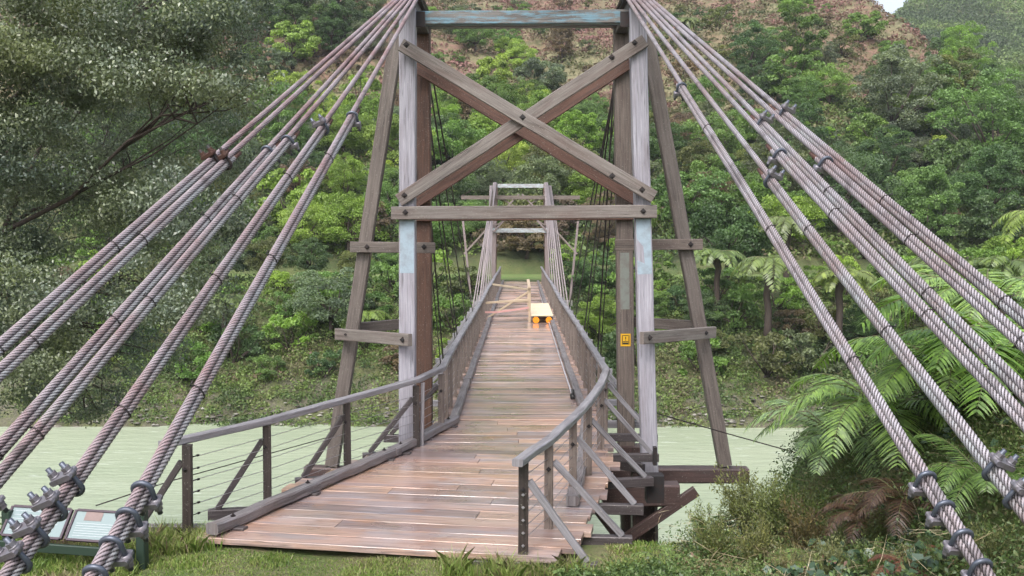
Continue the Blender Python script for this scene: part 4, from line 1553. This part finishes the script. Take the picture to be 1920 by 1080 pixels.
for (px_, d, sc, label, col) in (
        (1330, 12.2, 0.74, 'feathery olive shrub overhanging the end of the tower sill', OL),
        (1400, 12.0, 0.90, 'tall feathery shrub in front of the sill end', (.17, .19, .07)),
        (1450, 11.5, 0.86, 'olive feathery shrub right of the sill end', OL),
        (1500, 11.2, 0.84, 'feathery green shrub between the sill and the near ferns', (.12, .16, .05)),
        (1345, 10.8, 0.62, 'low feathery shrub in front of the pier struts', (.15, .17, .06)),
        (1420, 10.4, 0.66, 'yellowish feathery shrub low on the right bank', (.19, .20, .08)),
        (1520, 10.3, 0.76, 'brownish feathery shrub low on the right bank', (.15, .12, .06)),
        (1590, 9.8, 0.50, 'green feathery shrub below the large fern', (.10, .15, .045)),
        (1660, 9.2, 0.43, 'feathery shrub below the innermost right cable', (.12, .14, .05)),
        (1780, 8.6, 0.43, 'dark feathery shrub under the second right cable', (.07, .11, .035)),
        (1870, 8.2, 0.43, 'feathery shrub under the outer right cables', (.08, .12, .035)),
        (1560, 8.8, .55, 'pale feathery weed under the large arching fern', (.22, .24, .12)),
        (1480, 9.4, .5, 'straw coloured feathery weed low on the right bank', (.26, .24, .14)),
        (1640, 8.2, .45, 'green feathery weed left of the lowest cable clips', (.16, .22, .08)),
        (1700, 7.6, .4, 'small feathery weed beside the lowest clips on the right', (.20, .20, .10)),
        (1760, 7.2, .4, 'feathery weed between the two right cable ends', (.12, .17, .06)),
        (1860, 7.0, .45, 'feathery weed in the bottom right corner', (.18, .20, .09)),
        (1390, 9.2, .4, 'light green feathery weed near the bottom edge', (.20, .27, .10)),
        (1290, 10.9, 0.26, 'small feathery plant beside the right pier', (.14, .2, .06))):
    p = at(px_, 900, d)
    place_fs(p[0], d, sc, label, col)

# ground cover on the near right bank
M['cover'] = ramp_leaf('bank_cover_leaves', [(0, (.03, .05, .02)), (.35, (.07, .12, .035)), (.65, (.13, .20, .06)), (.85, (.16, .16, .07)), (1, (.14, .07, .05))], .45, .2)
g = np.random.default_rng(21)
N = 3600
x = g.uniform(1.0, 9.0, N); y_ = g.uniform(6.2, 15.5, N)
keep = (y_ < 11.4 + np.clip(x - 1.6, 0, 2.2) * 1.1) & ~((x < 1.7) & (y_ > 10.3)) & (x > .9 + (10.5 - y_).clip(0, 9) * .0)
x, y_ = x[keep], y_[keep]
pts = np.stack([x, y_, H(x, y_)], 1)
cl = (.45 + vnoise(x * 1.6, y_ * 1.6) * .9 + g.normal(size=len(x)) * .14).clip(0, 1)
scatter_clumps('bank_cover', 'mixed ivy, seedlings and dead leaves covering the near right bank', pts, g.uniform(.12, .38, len(x)), 80, .036, cl, M['cover'], 22, 1.1)
# straw and dead stalks lying through it, broad ivy leaves
g = np.random.default_rng(61)
N = 1500
x = g.uniform(1.6, 6.5, N); y_ = g.uniform(6.8, 12.5, N)
C = np.stack([x, y_, H(x, y_) + g.uniform(.05, .38, N)], 1)
D = g.normal(size=(N, 3)) * (1, 1, .55)
M['straw'] = ramp_leaf('dead_stalks', [(0, (.12, .08, .05)), (.5, (.30, .24, .14)), (1, (.42, .37, .25))], .7, .1)
L_ = g.uniform(.12, .5, N)
tag(quads('dead_stalks', leaf_quads(C, D, g.normal(size=(N, 3)), L_, .006), M['straw']), 'straw coloured dead stalks tangled over the near right bank', kind='stuff')
N = 700
cx = g.uniform(2.0, 6, 26); cy = g.uniform(7, 10, 26)
k = g.integers(0, 26, N)
x = cx[k] + g.normal(size=N) * .16; y_ = cy[k] + g.normal(size=N) * .16
C = np.stack([x, y_, H(x, y_) + g.uniform(.12, .36, N)], 1)
M['ivy'] = ramp_leaf('ivy_leaves', [(0, (.03, .055, .03)), (.6, (.06, .10, .06)), (1, (.13, .17, .13))], .25, .1)
L_ = g.uniform(.07, .13, N)
tag(quads('ivy', leaf_quads(C, g.normal(size=(N, 3)) * (1, 1, .4), g.normal(size=(N, 3)) * .35 + (0, -.3, 1), L_, L_ * .85), M['ivy']), 'dark shiny broad ivy leaves on the near right bank', kind='stuff')
# left side of the bank below the sign
N = 800
x = g.uniform(-9, -4.4, N); y_ = g.uniform(12.2, 16, N)
pts = np.stack([x, y_, H(x, y_)], 1)
scatter_clumps('bank_scrub', 'low green growth on the near bank edge left of the sign', pts, g.uniform(.12, .3, N), 40, .06, (.4 + g.normal(size=N) * .15).clip(0, 1), M['cover'], 23, 1.0)

# grass
def blades(name, label, x, y, h, mat, seed, w=.006):
    g = np.random.default_rng(seed)
    n = len(x)
    z = H(x, y)
    a = g.uniform(0, 6.28, n)
    lean = g.normal(size=(n, 2)) * .45
    hh = h * g.uniform(.5, 1.3, n)
    b = np.stack([x, y, z - .01], 1)
    sd = np.stack([np.cos(a), np.sin(a), 0 * a], 1) * w
    m = b + np.stack([lean[:, 0] * hh * .35, lean[:, 1] * hh * .35, hh * .6], 1)
    t = b + np.stack([lean[:, 0] * hh * 1.0, lean[:, 1] * hh * 1.0, hh * .95], 1)
    V = np.stack([b - sd, b + sd, m + sd * .8, t, m - sd * .8], 1)
    patch = (.45 + vnoise(x * 1.3, y * 1.3) * .9 + g.normal(size=n) * .18).clip(0, 1)
    return tag(quads(name, V, mat, nv=5, rnd=patch), label, kind='stuff')
M['grass'] = ramp_leaf('grass_blades', [(0, (.09, .17, .03)), (.35, (.19, .29, .06)), (.6, (.29, .34, .10)), (.8, (.30, .27, .15)), (1, (.22, .15, .10))], .5, .3)
g = np.random.default_rng(31)
N = 95000
x = g.uniform(-7.5, 3.5, N); y_ = g.uniform(8.8, 12.3, N)
hh = np.full(N, .03) + (vnoise(x * 2.2, y_ * 2.2) > .15) * .03
inside = (y_ > 11.45 - (x + 3.66) * .17 - .03) & (x > -3.66) & (x < 1)
dn = np.hypot((x + 3.85) / .55, (y_ - 11.55) / .35)
hh = hh + .16 * (dn < 1)
drk = (x < -4.1)
hh = hh + .07 * drk
keep = ~inside & ((y_ < 12.0) | (x < -4.2))
blades('grass', 'short green grass along the near bank', x[keep], y_[keep], hh[keep], M['grass'], 32)
# some taller tufts against the deck edge
g = np.random.default_rng(33)
cx = g.uniform(-.8, 1.7, 40); cy = 10.75 - (cx + .0) * .10 - g.uniform(.1, .5, 40)
x = np.repeat(cx, 60) + g.normal(size=2400) * .05; y_ = np.repeat(cy, 60) + g.normal(size=2400) * .05
blades('tall_grass', 'taller grass tufts against the deck end', x, y_, np.full(2400, .22), M['grass'], 34, .005)
# leafy low plants in front of the right end of the deck
pts = np.stack([g.uniform(.3, 2.4, 150), g.uniform(9.6, 10.6, 150)], 1)
pts = np.concatenate([pts, H(pts[:, 0], pts[:, 1])[:, None]], 1)
scatter_clumps('weeds', 'leafy green weeds in front of the right end of the deck', pts, g.uniform(.06, .18, 150), 40, .05, (.5 + g.normal(size=150) * .12).clip(0, 1), M['cover'], 35, 1.3)

# ------------------------------------------------------------------ big tree on the left
def big_tree():
    g = np.random.default_rng(77)
    base = np.array((-15.5, 21.5, -5.5))
    root = thing('riverside_tree', base, 'huge dark tree with small silvery green leaves filling the left side', 'tree')
    # crown as many hanging sprays: distributed through a volume read off the photograph's outline
    cl, bo = [], []
    while len(bo) < 150:
        d = g.uniform(18.5, 25)
        px_, py_ = g.uniform(-380, 560), g.uniform(-240, 830)
        lim = np.interp(py_, [-260, 0, 150, 300, 400, 520, 620, 720, 800, 830], [535, 500, 465, 450, 425, 400, 370, 320, 120, 30]) + g.normal() * 22
        low = np.interp(px_, [-420, 0, 200, 330, 420, 560], [790, 770, 745, 690, 600, 470])
        if px_ > lim or py_ > low: continue
        c = at(px_, py_, d)
        if bo and min(np.linalg.norm(c - q) for q in bo) < .6: continue
        bo.append(c)
    for c in bo:
        rb = g.uniform(.7, 1.35)
        for _ in range(7):
            v = unit(g.normal(size=3)) * (1, 1, .7)
            v[2] = abs(v[2]) * .9 - .12
            cl.append(c + v * rb * g.uniform(.6, 1))
    while len(cl) < 1050 + 650:        # the shaded back of the crown
        px_, py_ = g.uniform(-380, 520), g.uniform(-240, 780)
        lim = np.interp(py_, [-260, 0, 150, 300, 400, 520, 620, 720, 800], [520, 490, 465, 450, 425, 400, 365, 310, 110])
        if px_ < lim: cl.append(at(px_, py_, g.uniform(25.5, 29)))
    cl = np.array(cl)
    per = 310
    idx = np.repeat(np.arange(len(cl)), per)
    v = unit(g.normal(size=(len(idx), 3)))
    rr = g.uniform(.1, 1, len(idx)) ** .6
    rad = g.uniform(.35, .75, len(cl))
    P = cl[idx] + v * (rad[idx] * rr)[:, None] * (1.15, 1.0, .62)
    N_ = unit(v * .5 + g.normal(size=v.shape) * .6 + (0, -.2, .6))
    D = unit(g.normal(size=v.shape) + (0, 0, -.4))
    L = .078 * g.uniform(.6, 1.35, len(idx))
    V = leaf_quads(P, D, N_, L, L * .5) - base
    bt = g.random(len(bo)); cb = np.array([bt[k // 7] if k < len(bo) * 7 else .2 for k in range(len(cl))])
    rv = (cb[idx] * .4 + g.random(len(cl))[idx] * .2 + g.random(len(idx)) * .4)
    o = quads('crown', V, M['leaf_silver'], root, rnd=rv)
    o.color = (.125, .16, .115, 1)
    # trunk and limbs
    mb = MB()
    fork = base + (1.0, .5, 6.5)
    mb.tube([base - (0, 0, .5), base + (.2, .2, 3), fork], [.55, .45, .38], 10)
    mb.build('trunk', M['bark'], root)
    deep = cl[cl[:, 1] > 20]
    for k in range(14):
        tgt = deep[g.integers(len(deep))]
        ctl = [fork - (0, 0, .3)]
        for t in (.25, .5, .75): ctl.append(fork + (tgt - fork) * t + g.normal(size=3) * .45 + (0, 0, 1.2 * math.sin(math.pi * t)))
        ctl.append(tgt)
        b = MB().tube(ctl, [.09, .065, .045, .028, .01], 7)
        near = cl[np.argsort(np.linalg.norm(cl - tgt, axis=1))[:16]]
        for q in near:
            j = g.integers(2, 4)
            s_ = ctl[j] + (ctl[j + 1] - ctl[j]) * g.random()
            b.tube([s_, s_ * .6 + q * .4 + g.normal(size=3) * .2, s_ * .25 + q * .75 + g.normal(size=3) * .15, q], [.03, .02, .012, .005], 4)
        b.build('limb', M['bark'], root)
big_tree()

# ------------------------------------------------------------------ information board on the left
def info_board():
    d = 10.9
    c = at(140, 985, d)
    root = thing('information_board', (c[0], d, Hs(c[0], d)), 'low green framed information board with two pale panels on the grass at left', 'information board')
    ex = nrm(at(240, 980, 10.7) - at(5, 988, 11.0)); ex[2] = 0; ex = nrm(ex)
    back = np.array((-ex[1], ex[0], 0))
    tiltv = nrm(back * .62 + np.array((0, 0, .78)))     # up the sloping face
    nrmv = np.cross(ex, tiltv)
    zc = at(140, 984, d)[2]
    def panel(x0, x1, label, pic):
        o = np.array((c[0], d, zc))
        w, h = x1 - x0, .34
        mid = o + ex * (x0 + x1) / 2
        fr = MB()
        for s_ in (-1, 1):
            fr.beam(mid + ex * s_ * (w / 2) - tiltv * h / 2, mid + ex * s_ * (w / 2) + tiltv * h / 2, .03, .035, up=nrmv, jit=0, ch=.003)
            fr.beam(mid + tiltv * s_ * (h / 2) - ex * (w / 2 - .015), mid + tiltv * s_ * (h / 2) + ex * (w / 2 - .015), .028, .033, up=nrmv, jit=0, ch=.003)
        f = fr.build('frame', M['frame_purple'], root)
        pb = MB().beam(mid - ex * (w / 2 - .014), mid + ex * (w / 2 - .014), h - .02, .008, up=nrmv, jit=0, ch=.001)
        pb.build('panel', M['panel'], f)
        q = MB()
        for k in range(6):
            zz = (.02 - .028 * k) if pic else (.12 - .045 * k)
            q.beam(mid - nrmv * .0055 * -1 + tiltv * zz - ex * (w / 2 - .06), mid + nrmv * .0055 + tiltv * zz + ex * (w / 2 - .1 - .05 * (k % 3)), .006, .002, up=nrmv, jit=0, ch=.0002)
        q.build('print', M['print_line'], f)
        if pic:
            MB().beam(mid + nrmv * .006 + tiltv * .105 - ex * .2, mid + nrmv * .006 + tiltv * .105 + ex * .01, .1, .003, up=nrmv, jit=0, ch=.0002).build('picture', M['print'], f)
    panel(-.84, -.10, 'x', False)
    panel(-.04, .62, 'x', True)
    o = np.array((c[0], d, zc))
    MB().beam(o - ex * .85 - tiltv * .27 - nrmv * .03, o + ex * .8 - tiltv * .27 - nrmv * .03, .05, .10, jit=.001).build('support_rail', M['green_paint'], root)
    for xx in (-.86, .79):
        p = o + ex * xx - nrmv * .05
        MB().beam((p[0], p[1], Hs(p[0], p[1]) - .3), (p[0], p[1], zc + (.28 if xx > 0 else .1)), .1, .1, up=(*ex[:2], 0), jit=.002).build('post', M['green_paint'], root)
info_board()
MB().beam((-5.6, 12.02, -.13), (-3.75, 11.95, -.1), .14, .2).build('edging_board', M['kerb'], None, origin=(-4.6, 12, -.2))
eb = bpy.data.objects['edging_board']
tag(eb, 'weathered edging timber lying along the bank edge beside the deck', 'timber')

# ------------------------------------------------------------------ things standing on the deck
# long flat trolley with orange wheels
tr = thing('trolley', (.82, 42, 0), 'long flat plywood trolley with orange wheels parked on the deck', 'trolley')
q = MB()
q.beam((.84, 39.0, .30), (.84, 45.6, .30), .84, .045, jit=.001, ch=.004)
q.build('platform', M['new_wood'], tr)
q = MB()
for x in (.5, 1.18):
    q.beam((x, 39.15, .24), (x, 45.5, .24), .06, .07)
q.build('chassis', M['joist'], tr)
for y in (39.0, 45.2):
    for x in (.60, 1.10):
        w = MB()
        w.tube([(x, y - .04, .13), (x, y + .04, .13)], .125, 20, False)
        w.tube([(x, y - .055, .13), (x, y + .055, .13)], .04, 12, False)
        w.build('wheel', M['orange'], tr)
# timber barrier across the left of the deck
M['barrier'] = wood('weathered_pine', (.52, .42, .30), (.38, .29, .2), (.3, .22, .16), .4, crack=.2)
br = thing('timber_barrier', (.36, 39.3, 0), 'light pine timber barrier standing left of the trolley on the deck', 'barrier')
MB().beam((.36, 39.3, .02), (.36, 39.3, 1.34), .09, .07, up=(0, 1, 0)).build('post', M['barrier'], br)
MB().beam((.36, 45.3, .02), (.36, 45.3, 1.34), .09, .07, up=(0, 1, 0)).build('post', M['barrier'], br)
MB().beam((.34, 39.15, 1.385), (.34, 45.4, 1.385), .12, .06).build('top_rail', M['barrier'], br)
MB().beam((.31, 39.4, 1.28), (-1.20, 44.0, 1.25), .04, .08).build('rail', M['barrier'], br)
MB().beam((.31, 39.2, .90), (-1.35, 39.1, .78), .04, .09).build('rail', M['barrier'], br)
MB().beam((.31, 39.35, 1.2), (-1.3, 40.5, .1), .04, .08).build('diagonal', M['barrier'], br)
MB().beam((.31, 39.45, .80), (-.9, 42.5, .62), .04, .07).build('rail', M['barrier'], br)
tp = MB()
pp = [(.33, 39.2, .60), (-.3, 39.2, .50), (-.9, 39.2, .42), (-1.38, 39.2, .42)]
for a, b in zip(pp[:-1], pp[1:]):
    tp.beam(a, b, .006, .075, jit=.002, ch=.001)
tpo = tp.build('barrier_tape', M['tape'], None, origin=(-.5, 39.2, .4))
tag(tpo, 'faded pink barrier tape strung from the pine barrier to the left railing', 'tape')
# white pipe along the right kerb with its black end fitting
pipe = thing('pipe', (1.08, 26, .03), 'white plastic pipe laid along the inside of the right kerb', 'pipe')
MB().tube([(1.10, 21.3, .05), (1.09, 28, .045), (1.10, 36, .05), (1.09, 48, .05), (1.1, 60, .05)], .018, 8).build('pipe_run', M['pipe'], pipe)
MB().tube([(1.10, 21.1, .05), (1.10, 21.35, .05)], .055, 10).tube([(1.10, 21.2, .02), (1.10, 21.2, .2)], .03, 8).build('end_valve', M['black'], pipe)

# thin guy wire running down right of the tower over the river, and one on the left
gw = MB().tube([at(1232, 775, 17), at(1375, 816, 15.0), at(1540, 862, 12.8)], .009, 5).build('guy_wire', M['rod'], None, origin=at(1375, 816, 15.0))
tag(gw, 'thin guy wire sloping down over the river to the near right bank', 'wire')
gw = MB().tube([at(615, 820, 17), at(320, 902, 13.0), at(180, 948, 11.6)], .008, 5).build('guy_wire', M['rod'], None, origin=at(320, 902, 13.0))
tag(gw, 'thin guy wire sloping down behind the left railing to the information board', 'wire')

# ------------------------------------------------------------------ damp air
hz = MB()
x0, x1, y0, y1, z0, z1 = -430, 530, -70, 1210, -12.5, 175
hz.add([(x0, y0, z0), (x1, y0, z0), (x1, y1, z0), (x0, y1, z0), (x0, y0, z1), (x1, y0, z1), (x1, y1, z1), (x0, y1, z1)],
       [[0, 3, 2, 1], [4, 5, 6, 7], [0, 1, 5, 4], [1, 2, 6, 5], [2, 3, 7, 6], [3, 0, 4, 7]])
hm = bpy.data.materials.new('damp_air')
hm.use_nodes = True
hm.node_tree.nodes.clear()
ho = hm.node_tree.nodes.new('ShaderNodeOutputMaterial')
hv = hm.node_tree.nodes.new('ShaderNodeVolumePrincipled')
hv.inputs['Color'].default_value = (.86, .92, 1, 1)
hv.inputs['Density'].default_value = .0002
hm.node_tree.links.new(hv.outputs[0], ho.inputs['Volume'])
tag(hz.build('haze', hm), 'thin damp haze between the hills', kind='stuff')

for o in [o for o in scene.objects if o.get('label') == 'x' and o.parent is None]:
    for c in list(o.children): bpy.data.objects.remove(c)
    bpy.data.objects.remove(o)
